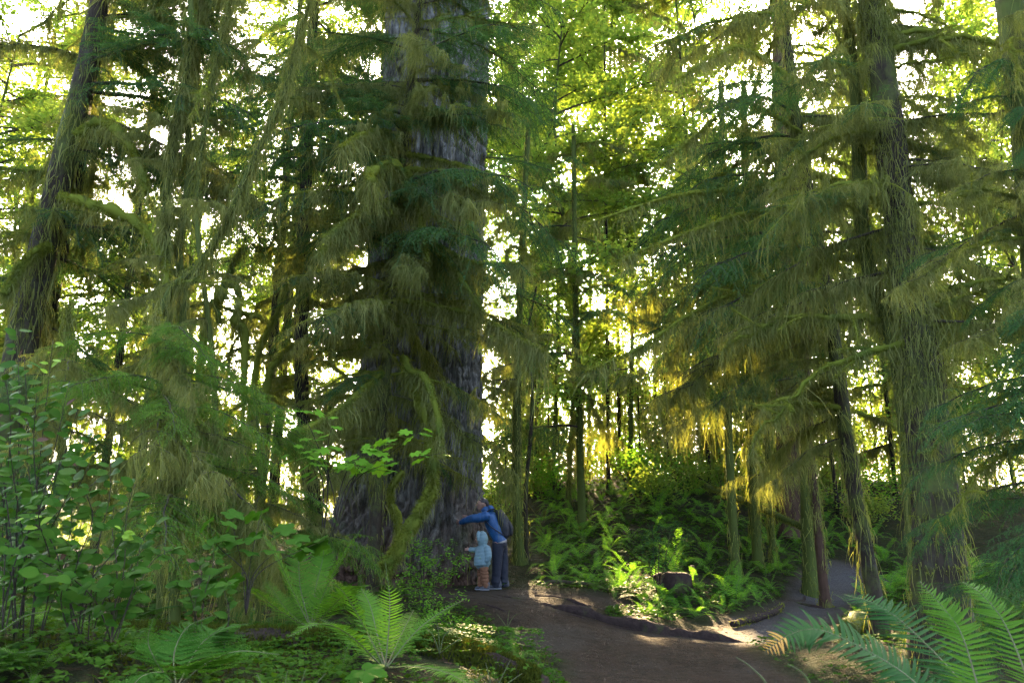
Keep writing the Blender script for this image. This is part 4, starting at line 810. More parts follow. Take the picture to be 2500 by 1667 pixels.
px_fern("small upright fern on the mossy log end beside the trail", [dp((1010, 1500, 5.3), (995, 1460, 5.3), (975, 1435, 5.3)), dp((1010, 1500, 5.3), (1020, 1460, 5.3), (1045, 1440, 5.3)), dp((1010, 1500, 5.3), (1008, 1460, 5.3), (1005, 1430, 5.3)), dp((1010, 1500, 5.3), (1035, 1480, 5.2), (1065, 1462, 5.2))], 5.3, 24, .07)
px_fern("young pale fern at bottom edge right of the big bright fern", [dp((1130, 1610, 4.4), (1125, 1560, 4.4), (1115, 1520, 4.4)), dp((1130, 1610, 4.4), (1150, 1560, 4.4), (1172, 1515, 4.4)), dp((1130, 1610, 4.4), (1165, 1570, 4.4), (1200, 1545, 4.4)), dp((1130, 1610, 4.4), (1105, 1575, 4.4), (1080, 1555, 4.4))], 4.4, 24, .07)
px_fern("small sunlit fern growing at the edge of the mound", [dp((1165, 1440, 9), (1180, 1415, 9), (1200, 1405, 9)), dp((1165, 1440, 9), (1150, 1420, 9), (1140, 1408, 9)), dp((1165, 1440, 9), (1168, 1410, 9), (1172, 1398, 9))], 9, 20, .09)

# near fern at lower right: every leaflet is a piece of its own
def leaflet_mesh(mat, serr=True):
    g = Geo(); n = 9; t_ = np.linspace(0, 1, n); wv = .052 * np.minimum(1, t_ * 6 + .75) * (1 - t_ ** 2.6) ** .9; cv = .10 * t_ ** 2; lo = -wv * (1 + .12 * (np.arange(n) % 2)); hi = wv * (1 + .12 * ((np.arange(n) + 1) % 2)); hi[0] += .05
    z = -.18 * t_ ** 2; V = np.concatenate([np.stack([t_, lo + cv, z + .02], 1), np.stack([t_, cv, z], 1), np.stack([t_, hi + cv, z + .02], 1)]); i = np.arange(n - 1)
    g.add(V, np.concatenate([np.stack([i, i + 1, i + n + 1, i + n], 1), np.stack([i + n, i + n + 1, i + 2 * n + 1, i + 2 * n], 1)])); return g.mesh("leaflet", mat)
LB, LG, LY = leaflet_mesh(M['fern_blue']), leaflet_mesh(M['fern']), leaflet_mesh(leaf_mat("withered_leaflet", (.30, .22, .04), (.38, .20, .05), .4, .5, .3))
def near_fern(label, fronds, maxl):
    b0 = PX(*fronds[0][0][0]); o = thing("sword_fern", b0, label, "fern"); rng = np.random.default_rng(4)
    for pts, n, ml, lm in fronds:
        path = curve_pts([PX(*q) - b0 for q in pts], 24); g = Geo(); g.tube(path, np.linspace(.0035, .0012, 24), 6, 0); fr = link("frond", g.mesh("frond_rib", M['stalk']), o)
        for i in range(n):
            for s in (-1, 1):
                u = .04 + .96 * (i + .5 + .2 * s) / n; p0 = along(path, np.array([u]))[0]; T = unit(along(path, np.array([u + .02]))[0] - along(path, np.array([u - .02]))[0]); up = np.array((0, -.45, 1.)); Sv = unit(np.cross(T, up)); Nv = np.cross(Sv, T)
                D = unit(Sv * s + T * .30 + Nv * .12 + rng.normal(0, .07, 3)); Y = unit(np.cross(Nv, D)); Z = np.cross(D, Y); Y = Y * (1 if np.dot(Y, T) > 0 else -1)
                l = ml * (min(1, .55 + u) * (1 - u ** 2.8) ** .8 + .08) * rng.uniform(.8, 1.08)
                mt = Matrix(((D[0] * l, Y[0] * l, Z[0] * l, p0[0]), (D[1] * l, Y[1] * l, Z[1] * l, p0[1]), (D[2] * l, Y[2] * l, Z[2] * l, p0[2]), (0, 0, 0, 1)))
                q = link("leaflet", LY if (lm is LB and u > .84 and pts[0][0] < 2300) else lm, fr); q.matrix_basis = mt
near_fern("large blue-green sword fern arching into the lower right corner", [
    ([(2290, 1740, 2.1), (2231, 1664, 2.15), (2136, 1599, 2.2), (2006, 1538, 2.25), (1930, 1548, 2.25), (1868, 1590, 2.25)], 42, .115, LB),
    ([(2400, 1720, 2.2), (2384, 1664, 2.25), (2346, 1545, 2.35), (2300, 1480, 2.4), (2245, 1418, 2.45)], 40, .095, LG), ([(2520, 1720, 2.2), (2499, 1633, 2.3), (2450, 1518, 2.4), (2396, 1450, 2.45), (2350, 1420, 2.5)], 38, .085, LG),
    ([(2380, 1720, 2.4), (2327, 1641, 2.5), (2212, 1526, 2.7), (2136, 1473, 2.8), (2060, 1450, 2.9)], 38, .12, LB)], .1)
px_fern("two small bright fern tips curling up at bottom right edge", [[(1890, 1720, 2.6), (1868, 1664, 2.6), (1830, 1625, 2.6), (1797, 1603, 2.6)], [(1990, 1720, 2.6), (1975, 1664, 2.6), (1950, 1635, 2.6), (1922, 1620, 2.6)]], 2.6, 30, .035)

random.seed(21)
FERN_EDGE = [(.28, 5.75), (.33, 6.35), (.05, 6.75), (.2, 7.1), (-.1, 7.5), (.15, 8.0), (.05, 8.6)]
def off_trail(x, y): return float(trail_mask(np.array([x]), np.array([y]))[0]) < .15 and not ((x + 2) ** 2 + (y - 16.2) ** 2 < 2.6)
def scatter(n, x0, x1, y0, y1, gap=.45, extra=None):
    out = []; tries = 0
    while len(out) < n and tries < n * 60:
        tries += 1; x, y = random.uniform(x0, x1), random.uniform(y0, y1)
        if abs(x) > y * .66 + .5: continue
        if off_trail(x, y) and all((x - a) ** 2 + (y - b) ** 2 > gap * gap for a, b in out) and (extra is None or extra(x, y)): out.append((x, y))
    return out
SL = "sword fern in the green drift covering the slope behind the trail"
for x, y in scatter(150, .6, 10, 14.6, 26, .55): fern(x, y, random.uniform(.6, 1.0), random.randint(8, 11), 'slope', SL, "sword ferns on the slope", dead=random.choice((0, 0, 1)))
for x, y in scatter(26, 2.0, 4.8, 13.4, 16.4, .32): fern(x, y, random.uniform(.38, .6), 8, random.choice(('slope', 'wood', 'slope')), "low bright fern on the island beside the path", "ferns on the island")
for x, y in scatter(24, 3.6, 8.5, 6, 14, .6, lambda x, y: x > 3.3 + y * .12): fern(x, y, random.uniform(.5, .8), 9, 'sword', "shaded sword fern under the hemlocks right of the path", "sword ferns right of the path", dead=1)
for x, y in scatter(46, -7, -.8, 6.5, 13.5, .5): fern(x, y, random.uniform(.45, .8), 8, random.choice(('sword', 'sword', 'wood')), "shaded fern in the undergrowth left of the giant spruce", "ferns in the left undergrowth", dead=random.choice((0, 1)))
for x, y in scatter(22, -3.6, -.3, 3.6, 6.6, .38): fern(x, y, random.uniform(.25, .42), 7, random.choice(('sword', 'wood')), "small fern on the mossy bank at the bottom left", "small ferns on the near bank")

for x, y in ((-2.75, 4.0), (-2.45, 3.85), (-3.0, 4.4), (-2.2, 3.9), (-2.6, 4.5)): fern(x, y, random.uniform(.3, .45), 8, random.choice(('sword', 'wood')), "fern at the foot of the tall salal at the left edge", "ferns below the salal")
for x, y in FERN_EDGE: fern(x, y, random.uniform(.18, .34), 7, random.choice(('sword', 'wood')), "small fern at the ragged edge where the near bank meets the trail", "small ferns along the trail edge", dz=.05)

# ------------------------------------------------------------------ broad-leaved undergrowth
def oval_leaf(mat, wr=.62, fold=.12, tipd=.12):
    g = Geo(); n = 8; t_ = np.linspace(0, 1, n); wv = wr / 2 * np.sin(np.pi * np.clip(t_ ** .8, 0, 1)) ** .8; z = -tipd * t_ ** 2
    V = np.concatenate([np.stack([t_, -wv, z + wv * fold], 1), np.stack([t_, 0 * t_, z], 1), np.stack([t_, wv, z + wv * fold], 1)]); i = np.arange(n - 1)
    g.add(V, np.concatenate([np.stack([i, i + 1, i + n + 1, i + n], 1), np.stack([i + n, i + n + 1, i + 2 * n + 1, i + 2 * n], 1)])); return g.mesh("oval_leaf", mat)
def lobed_leaf(mat, lobes, name, depth=.35, teeth=0, cup=.1):
    g = Geo(); k = lobes * 6; a = np.linspace(-math.radians(150), math.radians(150), k * 2 + 1); ph = (a / math.radians(150) * lobes / 2 + .5 * (lobes % 2 == 0)); lob = np.abs(np.cos(np.pi * ph))
    ln = .5 + .5 * np.cos(a * .62); r = ln * (1 - depth + depth * lob ** 1.3) * .62 + .06; r *= 1 + .05 * (np.arange(len(a)) % 2) * teeth
    V = [(0, 0, 0)] + [(.05 + r_ * math.cos(q), r_ * math.sin(q), cup * (r_ * abs(math.sin(q * lobes / 2)) * .5) - .15 * r_ ** 2) for r_, q in zip(r, a)]; n = len(V); i = np.arange(1, n - 1); g.add(V, np.stack([0 * i, i, i + 1], 1)); return g.mesh(name, mat)
LEAF = dict(salal=[oval_leaf(M['salal'], .62, .15), oval_leaf(M['salal'], .55, .3, .2), oval_leaf(M['salal'], .72, .05, .05), oval_leaf(M['salal'], .5, .45, .35), oval_leaf(M['salal'], .6, -.2, .3)], new=[oval_leaf(M['salal_new'], .55, .2)], dry=[oval_leaf(M['dead_leaf'], .45, .4, -.2)], maple=[lobed_leaf(M['maple'], 7, "maple_leaf", .34, 1)], thimble=[lobed_leaf(M['thimble'], 5, "thimble_leaf", .30, 1, .2)], huck=[oval_leaf(M['maple'], .5, .1)])
def put_leaf(parent, p, D, size, key, up=(0, 0, 1), name="leaf"):
    D = unit(D); Y = unit(np.cross(up, D)); Z = np.cross(D, Y); o = link(name, random.choice(LEAF[key]), parent)
    o.matrix_basis = Matrix(((D[0] * size, Y[0] * size, Z[0] * size, p[0]), (D[1] * size, Y[1] * size, Z[1] * size, p[1]), (D[2] * size, Y[2] * size, Z[2] * size, p[2]), (0, 0, 0, 1))); return o

def salal(label, x, y, d, stems, group=None):
    """shrub of arching stems (given by the pixel of each tip) with glossy oval leaves"""
    b0 = PX(x, y, d); b0[2] = Hs(b0[0], b0[1]); o = thing("salal_shrub", b0, label, "shrub", group); tot = 0
    for tx, ty, td, nl, tip in stems:
        e = PX(tx, ty, td) - b0; off = np.array((random.uniform(-.12, .12), random.uniform(-.1, .1), 0)); path = curve_pts([off, off + e * .35 + (0, 0, .12), e * .7 + (0, 0, .10), e], 14); g = Geo(); g.tube(path, np.linspace(.004, .0015, 14), 5, 0); st = link("stem", g.mesh("stem", M['twig']), o)
        nl = int(nl * 2.4)
        for i in range(nl):
            u = .16 + .84 * (i + random.uniform(.2, .8)) / nl; p = along(path, np.array([u]))[0]; T = unit(along(path, np.array([u + .02]))[0] - along(path, np.array([u - .02]))[0]); a = (i % 2 * 2 - 1) * random.uniform(.6, 1.4)
            sd = np.array((random.choice((-1, 1)) * random.uniform(.3, 1), random.uniform(-.7, .5), random.uniform(-.55, .25))); D = unit(T * .4 + sd); key = 'new' if tip and u > .8 else ('dry' if random.random() < .03 else 'salal')
            put_leaf(st, p + D * .01, D, random.uniform(.045, .095) * (.8 if key == 'new' else 1), key, (random.uniform(-.5, .5), random.uniform(-1.4, -.2), .8))
random.seed(44)
salal("tall salal shrub with glossy oval leaves at the left edge", 60, 1450, 4.3, [(40, 800, 4.2, 13, 0), (130, 830, 4.2, 13, 1), (10, 900, 4.0, 12, 0), (90, 960, 3.9, 12, 0), (190, 1000, 4.3, 12, 0), (20, 1060, 3.7, 11, 0), (150, 1110, 3.8, 11, 0), (230, 1060, 4.4, 11, 0), (-30, 980, 3.9, 10, 0), (110, 1200, 3.6, 10, 0), (60, 870, 4.4, 10, 0), (170, 930, 4.4, 10, 0), (220, 1130, 4.2, 10, 0), (70, 1030, 4.2, 10, 0), (-20, 1120, 4.0, 9, 0), (180, 1180, 4.0, 9, 0)], "salal along the left edge")
salal("salal shrub with a pale new shoot at lower left beneath the young hemlock", 250, 1520, 4.4, [(270, 1130, 4.4, 11, 0), (330, 1180, 4.4, 11, 0), (210, 1200, 4.1, 11, 0), (300, 1290, 4.2, 9, 1), (60, 1260, 3.8, 10, 1), (380, 1280, 4.5, 10, 0), (160, 1320, 3.9, 9, 0), (420, 1340, 4.6, 9, 0), (20, 1330, 3.7, 9, 0), (330, 1390, 4.2, 8, 0), (230, 1420, 3.9, 8, 0), (100, 1400, 3.6, 8, 0), (280, 1230, 4.6, 9, 0), (140, 1260, 4.2, 9, 0), (360, 1330, 4.7, 9, 0), (60, 1370, 4.1, 9, 0), (200, 1370, 4.3, 9, 0), (290, 1350, 4.6, 9, 0)], "salal along the left edge")
salal("low dark salal in front of the small sapling", 520, 1500, 5.2, [(480, 1370, 5.2, 9, 0), (560, 1420, 5.1, 8, 0), (430, 1420, 5.0, 8, 0), (520, 1330, 5.4, 9, 0)], "salal along the left edge")

def leafy(name, label, root, tips, key, size, r0=.006, per=6, cat="shrub", spread=.14, flat=True, group=None, mat='twig'):
    b0 = PX(*root); b0[2] = min(b0[2], Hs(b0[0], b0[1]) + .3); o = thing(name, b0, label, cat, group)
    for tp in tips:
        pts = [np.zeros(3)] + [PX(*q) - b0 for q in tp]; path = curve_pts(pts, 16); g = Geo(); g.tube(path, np.linspace(r0, .0015, 16), 5, 0); st = link("stem", g.mesh("stem", M[mat]), o)
        for i in range(per):
            u = 1 - .5 * i / per if i else 1.; p = along(path, np.array([u]))[0]; a = random.uniform(0, 6.28)
            D = np.array((math.cos(a), math.sin(a) * .7 - .35, random.uniform(-.5, -.05))); off = np.array((math.cos(a), math.sin(a), 0)) * random.uniform(.2, 1) * spread * (1 if i else 0); put_leaf(st, p + off + (0, 0, random.uniform(-.03, .05)), D, size * random.uniform(.65, 1.15), key, (random.uniform(-.3, .3), random.uniform(-.6, .0), 1))
    return o
leafy("vine_maple_sapling", "vine maple sapling with flat bright green leaves before the giant's roots", (770, 1480, 8.2), [[(820, 1250, 8.4), (760, 1050, 8.3), (715, 1000, 8.2)], [(800, 1200, 8.4), (800, 1090, 8.3), (820, 1015, 8.2)], [(850, 1200, 8.4), (900, 1110, 8.3), (960, 1075, 8.2)], [(860, 1180, 8.4), (960, 1100, 8.3), (1040, 1040, 8.2)], [(850, 1200, 8.4), (950, 1130, 8.2), (1085, 1105, 8.0)], [(800, 1200, 8.4), (780, 1130, 8.2), (725, 1090, 8.1)], [(830, 1200, 8.4), (860, 1130, 8.2), (870, 1150, 8.0)], [(840, 1200, 8.5), (900, 1150, 8.5), (950, 1150, 8.4)], [(790, 1200, 8.3), (760, 1120, 8.3), (770, 1160, 8.2)]], 'maple', .15, .008, 9, "sapling", .26)
leafy("thimbleberry", "thimbleberry with broad lobed leaves left of the tall upright fern", (600, 1500, 5.8), [[(590, 1380, 5.8), (560, 1250, 5.8)], [(610, 1380, 5.8), (640, 1240, 5.9)], [(600, 1400, 5.7), (530, 1330, 5.6), (510, 1270, 5.5)], [(600, 1400, 5.7), (560, 1420, 5.5), (540, 1400, 5.4)], [(620, 1400, 5.8), (690, 1330, 5.9), (710, 1290, 6.0)], [(630, 1400, 5.9), (740, 1340, 6.2), (790, 1320, 6.3)]], 'thimble', .16, .005, 5, "shrub", .14)
leafy("thimbleberry", "single bright lobed thimbleberry leaf at bottom edge beside the big fern", (895, 1690, 4.2), [[(893, 1660, 4.2), (890, 1632, 4.2)]], 'thimble', .15, .003, 2, "plant", .1)

def small_shrub(name, label, root, pts, n, size, mat, group=None, rad=.4, flat=.35):
    """a bush with many small leaves"""
    b0 = PX(*root); b0[2] = Hs(b0[0], b0[1]); o = thing(name, b0, label, "shrub", group); rng = np.random.default_rng(int(abs(b0[0]) * 1000)); gs_, gl = Geo(), Geo()
    for q in pts:
        e = PX(*q) - b0; path = curve_pts([np.zeros(3), e * .5 + rng.normal(0, .05, 3), e], 12); gs_.tube(path, np.linspace(.012, .003, 12), 5, 0, cap=False)
        for j in range(7):
            u = rng.uniform(.45, 1); p0 = along(path, np.array([u]))[0]; a = rng.uniform(0, 6.28); l = rad * rng.uniform(.4, 1); tw = p0 + np.array((math.cos(a), math.sin(a), rng.normal(.05, .2))) * np.linspace(0, 1, 5)[:, None] * l; gs_.tube(tw, np.linspace(.004, .001, 5), 3, 0, cap=False)
            k = n // (7 * len(pts)) + 1; P = along(tw, rng.uniform(.1, 1, k)) + rng.normal(0, .035, (k, 3)); aa = rng.uniform(0, 6.28, k); D = unit(np.stack([np.cos(aa), np.sin(aa), rng.normal(-.15, flat, k)], 1)); S = unit(np.cross(D, np.array((0, 0, 1.)) + rng.normal(0, .3, (k, 3)))); gl.leaves(P, D, S, rng.uniform(.7, 1.3, k) * size, rng.uniform(.6, 1.1, k) * size * .6, 0, .1)
    link("stem", gs_.mesh("shrub_stem", M['twig']), o); link("foliage", gl.mesh("shrub_foliage", mat, False), o)
small_shrub("huckleberry", "light green huckleberry bush in front of the child's legs", (1040, 1430, 11.6), [(1010, 1300, 11.6), (1040, 1260, 11.6), (1080, 1350, 11.4), (1120, 1350, 11.3), (1020, 1360, 11.4), (1060, 1400, 11.2), (1000, 1390, 11.3)], 1100, .05, M['maple'], rad=.35)
small_shrub("huckleberry", "low leafy shrub sprawling over the mound edge toward the trail", (1080, 1500, 9.2), [(1060, 1460, 9.2), (1120, 1440, 9.3), (1030, 1440, 9.2), (1150, 1500, 8.9), (1190, 1510, 8.6)], 700, .045, M['maple'], rad=.3)
small_shrub("umbrella_sapling", "small umbrella-shaped blue-green sapling among the slope ferns", (1605, 1420, 15.2), [(1615, 1290, 15.2), (1640, 1280, 15.2), (1590, 1280, 15.2), (1670, 1300, 15.0), (1560, 1300, 15.2)], 1700, .045, M['needle_blue'], rad=.4, flat=.2)
small_shrub("yellow_shrub", "yellow-green backlit shrub between giant spruce and slim mossy trunk", (1215, 1260, 19.5), [(1200, 1130, 19.5), (1240, 1120, 19.5), (1180, 1180, 19.5), (1260, 1180, 19.5), (1220, 1200, 19.0), (1190, 1080, 20)], 2600, .085, M['maple_far'], rad=.8)
random.seed(61)
for k, (x, y) in enumerate(scatter(20, -9, 12, 22.5, 28, 1.3)):
    q = (1250 + x / y * FPX * .97, 0, y); b0 = np.array((x, y, Hs(x, y))); o = thing("understory_bush", b0, "leafy bush in the undergrowth beyond the fern slope and trunks", "shrub", "understory bushes behind"); rng = np.random.default_rng(800 + k); gl = Geo(); n = 1500; h = rng.uniform(.9, 1.8)
    c = rng.normal(0, 1, (9, 3)) * (.7, .7, .3) * h * .5 + (0, 0, h * .55); P = c[rng.integers(0, 9, n)] + rng.normal(0, .30, (n, 3)) * (1, 1, .7); aa = rng.uniform(0, 6.28, n); D = unit(np.stack([np.cos(aa), np.sin(aa), rng.normal(-.2, .4, n)], 1)); S = unit(np.cross(D, np.array((0, 0, 1.)) + rng.normal(0, .4, (n, 3)))); gl.leaves(P, D, S, rng.uniform(.05, .13, n), rng.uniform(.04, .08, n), 0, .1)
    gs_ = Geo(); [gs_.tube(np.array([(0, 0, -.1), cc * .5 + (0, 0, .1), cc]), [.02, .012, .004], 5, 0, cap=False) for cc in c]; link("stem", gs_.mesh("bush_stem", M['twig']), o); link("foliage", gl.mesh("bush_foliage", M['maple_far'] if k % 3 else M['fern_far'], False), o)

# ------------------------------------------------------------------ ground cover, litter, pebbles
rng = np.random.default_rng(91)
def cover_pts(n, x0, x1, y0, y1, on=False):
    x = rng.uniform(x0, x1, n); y = rng.uniform(y0, y1, n); tm = trail_mask(x, y); k = (tm > .6) if on else (tm < .3); k &= np.abs(x) < y * .68 + .6; x, y = x[k], y[k]
    return np.stack([x, y, H(x, y)], 1)
def trefoil(g, P, size, tilt=.35):
    n = len(P); a0 = rng.uniform(0, 6.28, n)
    for j in range(3):
        a = a0 + j * 2.094; D = unit(np.stack([np.cos(a), np.sin(a), rng.normal(-.05, tilt * .5, n)], 1)); S = unit(np.cross(D, np.array((0, 0, 1.)) + rng.normal(0, tilt, (n, 3)))); g.leaves(P, D, S, size, size * 1.05, 0, .12, .62)
g = Geo(); P = np.concatenate([cover_pts(11000, -5, 1.2, 3.2, 8), cover_pts(6500, -8, 2, 7, 15), cover_pts(9000, 1, 9.5, 12, 22), cover_pts(2600, 2.8, 8, 4, 12)]); dens = fbm(P * np.array((.9, .9, 0)), 3, 60) > -.15; P = P[dens]; P[:, 2] += rng.uniform(.03, .13, len(P)); trefoil(g, P, rng.uniform(.022, .05, len(P)) * (1 + (P[:, 1] > 10) * .5))
u = rng.uniform(0, .45, 260); lp = np.array([(.22, 6.1, .27), (-.4, 6.15, .3), (-1.6, 6.3, .33), (-3.2, 6.6, .4)]); a = rng.normal(1.57, .6, 260); Q = along(lp, u) + np.stack([0 * a, np.cos(a) * .5, np.sin(a) * .52 + .03], 1); trefoil(g, Q, rng.uniform(.02, .04, 260))
tag(link("ground_cover", g.mesh("ground_cover", M['oxalis'], False)), "carpet of small three-part oxalis leaves over the forest floor", "ground cover", kind="stuff")
g = Geo(); P = np.concatenate([cover_pts(5000, -6, 6, 3, 14), cover_pts(3000, -2, 9, 12, 22)]); P[:, 2] += .01; n = len(P); a = rng.uniform(0, 6.28, n); D = unit(np.stack([np.cos(a), np.sin(a), rng.normal(0.1, .25, n)], 1)); g.blades(P, D, unit(np.cross(D, (0, 0, 1.))), rng.uniform(.03, .12, n), rng.uniform(.006, .02, n), 0)
P = cover_pts(9000, -1.5, 7, 5, 17, True); P[:, 2] += .008; n = len(P); a = rng.uniform(0, 6.28, n); D = unit(np.stack([np.cos(a), np.sin(a), rng.normal(0, .1, n)], 1)); g.blades(P, D, unit(np.cross(D, (0, 0, 1.))), rng.uniform(.02, .08, n), rng.uniform(.003, .010, n), 0)
tag(link("leaf_litter", g.mesh("leaf_litter", M['dead_leaf'], False)), "scattered dry needles, twigs and leaf bits on the ground", "litter", kind="stuff")
g = Geo(); P = cover_pts(5200, -.5, 8, 5.5, 18, True); s = rng.uniform(.004, .014, len(P))[:, None]
o6 = np.array([(1, 0, 0), (0, 1, 0), (-1, 0, 0), (0, -1, 0), (0, 0, .7), (0, 0, -.7)]); V = P[:, None] + o6[None] * s[:, None] * rng.uniform(.6, 1.3, (len(P), 6, 1)); i = np.arange(len(P))[:, None] * 6
g.add(V, (i[:, None] + np.array([[0, 1, 4], [1, 2, 4], [2, 3, 4], [3, 0, 4], [1, 0, 5], [2, 1, 5], [3, 2, 5], [0, 3, 5]])[None]).reshape(-1, 3)); tag(link("gravel", g.mesh("gravel", plain_mat("pebble", (.062, .056, .046), (.03, .027, .021), .9, .05, 9))), "fine grey gravel strewn over the trail", "gravel", kind="stuff")
g = Geo(); P = cover_pts(40000, -6.5, .4, 3.2, 14); kk = fbm(P * np.array((1.3, 1.3, 0)), 3, 66) > -.02; P = P[kk]; n = len(P); D = unit(rng.normal(0, .5, (n, 3)) + (0, 0, 1)); g.blades(P, D, unit(np.cross(D, rng.normal(0, 1, (n, 3)))), rng.uniform(.02, .07, n), rng.uniform(.008, .016, n), 0); tag(link("moss_carpet", g.mesh("moss_carpet", M['ground_moss'], False)), "cushions of yellow-green moss on the bank at left", "moss", kind="stuff")
# ------------------------------------------------------------------ hikers
def lofted(g, path, ra, rb=None, side=(0, 1, 0), sides=16):
    """rounded limb with an oval section: ra across 'side', rb across the other way"""
    path = curve_pts(path, 14); n = len(path); ra = np.interp(np.linspace(0, 1, n), np.linspace(0, 1, len(ra)), ra); rb = ra if rb is None else np.interp(np.linspace(0, 1, n), np.linspace(0, 1, len(rb)), rb)
    T = unit(np.gradient(path, axis=0)); e0, e1 = path[0] - T[0] * min(ra[0], rb[0]) * .6, path[-1] + T[-1] * min(ra[-1], rb[-1]) * .6
    path = np.vstack([e0, path, e1]); T = np.vstack([T[0], T, T[-1]]); ra = np.concatenate([[ra[0] * .45], ra, [ra[-1] * .45]]); rb = np.concatenate([[rb[0] * .45], rb, [rb[-1] * .45]])
    A = unit(np.asarray(side, float) - T * (T @ np.asarray(side, float))[:, None]); B = np.cross(T, A); th = np.linspace(0, 2 * np.pi, sides, endpoint=False)
    V = path[:, None] + A[:, None] * (np.cos(th)[None] * ra[:, None])[..., None] + B[:, None] * (np.sin(th)[None] * rb[:, None])[..., None]; N_ = len(path)
    i = np.arange(N_ - 1)[:, None] * sides; j = np.arange(sides)[None]; j2 = (j + 1) % sides; k = g.n
    g.add(V.reshape(-1, 3), np.stack([i + j, i + j2, i + sides + j2, i + sides + j], -1).reshape(-1, 4)); g.V.append(np.stack([path[0], path[-1]])); c = g.n; g.n += 2; jj = np.arange(sides); kk = (jj + 1) % sides
    g.F[3] += [np.stack([k + kk, k + jj, np.full(sides, c)], 1), np.stack([k + (N_ - 1) * sides + jj, k + (N_ - 1) * sides + kk, np.full(sides, c + 1)], 1)]; g.M[3] += [np.zeros(sides, int)] * 2
    return g

def fused(g, name, mat, voxel=.012, smooth=4, disp=None):
    """one continuous skin over overlapping shapes"""
    tmp = bpy.data.objects.new("tmp", g.mesh("tmp", mat)); COL.objects.link(tmp); r = tmp.modifiers.new("r", 'REMESH'); r.mode = 'VOXEL'; r.voxel_size = voxel; s = tmp.modifiers.new("s", 'SMOOTH'); s.factor = .5; s.iterations = smooth
    dg = bpy.context.evaluated_depsgraph_get(); me = bpy.data.meshes.new_from_object(tmp.evaluated_get(dg)); bpy.data.objects.remove(tmp); me.name = name; n = len(me.vertices); co = np.zeros(n * 3, np.float32); no = np.zeros(n * 3, np.float32); me.vertices.foreach_get("co", co)
    me.vertex_normals.foreach_get("vector", no); co = co.reshape(-1, 3).astype(float); no = no.reshape(-1, 3)
    if disp is not None: co = co + no * disp(co)[:, None]
    me.vertices.foreach_set("co", co.astype(np.float32).ravel()); me.materials.clear(); me.materials.append(mat); me.polygons.foreach_set("use_smooth", np.ones(len(me.polygons), bool)); me.update(); return me

SKIN = plain_mat("skin", (.26, .15, .105), (.22, .125, .088), .55, .3, 40, .05); HAIR = plain_mat("dark_hair", (.012, .010, .010), (.022, .018, .016), .45, .4, 120, .4); EYE = plain_mat("eye", (.02, .015, .012), None, .2, .5, 10, 0)
BLUE = plain_mat("blue_shell_fabric", (.008, .058, .150), (.006, .044, .12), .5, .35, 60, .1); GREY = plain_mat("dark_trouser_fabric", (.016, .018, .024), (.011, .013, .018), .8, .2, 50, .15); PACK = plain_mat("black_pack_fabric", (.007, .0075, .010), (.011, .012, .015), .6, .3, 60, .25)
TEAL = plain_mat("teal_puffer_fabric", (.10, .165, .172), (.085, .142, .15), .55, .3, 40, .1); TAN = plain_mat("rust_trouser_fabric", (.125, .060, .030), (.10, .047, .023), .85, .15, 50, .15); SHOE = plain_mat("grey_shoe", (.055, .058, .062), (.035, .037, .04), .7, .25, 60, .15); SOLE = plain_mat("shoe_sole", (.16, .165, .17), None, .7, .2, 30, .05); SHIRT = plain_mat("pale_shirt", (.28, .26, .23), None, .9, .1, 40, .1)

def hand(g, w_, d, spread, palm_n, s=1.):
    """palm, four bent fingers of different length and a thumb from the side of the palm"""
    d = unit(d); pn = unit(np.asarray(palm_n, float) - d * np.dot(palm_n, d)); sd = np.cross(d, pn); w_ = np.asarray(w_, float); lofted(g, [w_, w_ + d * .045 * s, w_ + d * .085 * s], np.array([.028, .040, .040]) * s, np.array([.02, .016, .014]) * s, sd, 10)
    for k, (o, L) in enumerate(((-.030, .062), (-.010, .074), (.011, .070), (.031, .055))):
        b = w_ + d * .082 * s + sd * o * s; lofted(g, [b, b + (d + sd * o * 3) * L * .5 * s + pn * .004 * s, b + (d + sd * o * 3) * L * .9 * s + pn * .022 * s], np.array([.0105, .0095, .008]) * s, None, sd, 8)
    b = w_ + d * .03 * s - sd * .03 * s * spread; lofted(g, [b, b - sd * .03 * s * spread + d * .03 * s, b - sd * .042 * s * spread + d * .06 * s + pn * .008 * s], np.array([.013, .011, .009]) * s, None, pn, 8)

def shoe(parent, x, y, yaw, L, z=0.):
    """trainer: sole and upper, toe towards -X"""
    g = Geo(); lofted(g, [(L * .36, 0, .055), (L * .1, 0, .052), (-L * .25, 0, .040), (-L * .55, 0, .030)], [.036, .042, .045, .030], [.038, .042, .030, .020]); lofted(g, [(L * .3, 0, .05), (L * .24, 0, .12)], [.040, .042], [.045, .048])
    o = link("shoe", fused(g, "shoe_upper", SHOE, .008, 3), parent, (x, y, z), (0, 0, yaw)); g = Geo(); lofted(g, [(L * .42, 0, .012), (0, 0, .012), (-L * .35, 0, .012), (-L * .62, 0, .016)], [.040, .044, .049, .034], [.014, .014, .014, .010]); link("sole", fused(g, "shoe_sole", SOLE, .007, 2), o)

def wr(sc_, amp, seed): return lambda co: amp * fbm(co * np.array(sc_), 3, seed)
def rings(pts_path, freq, amp): return None

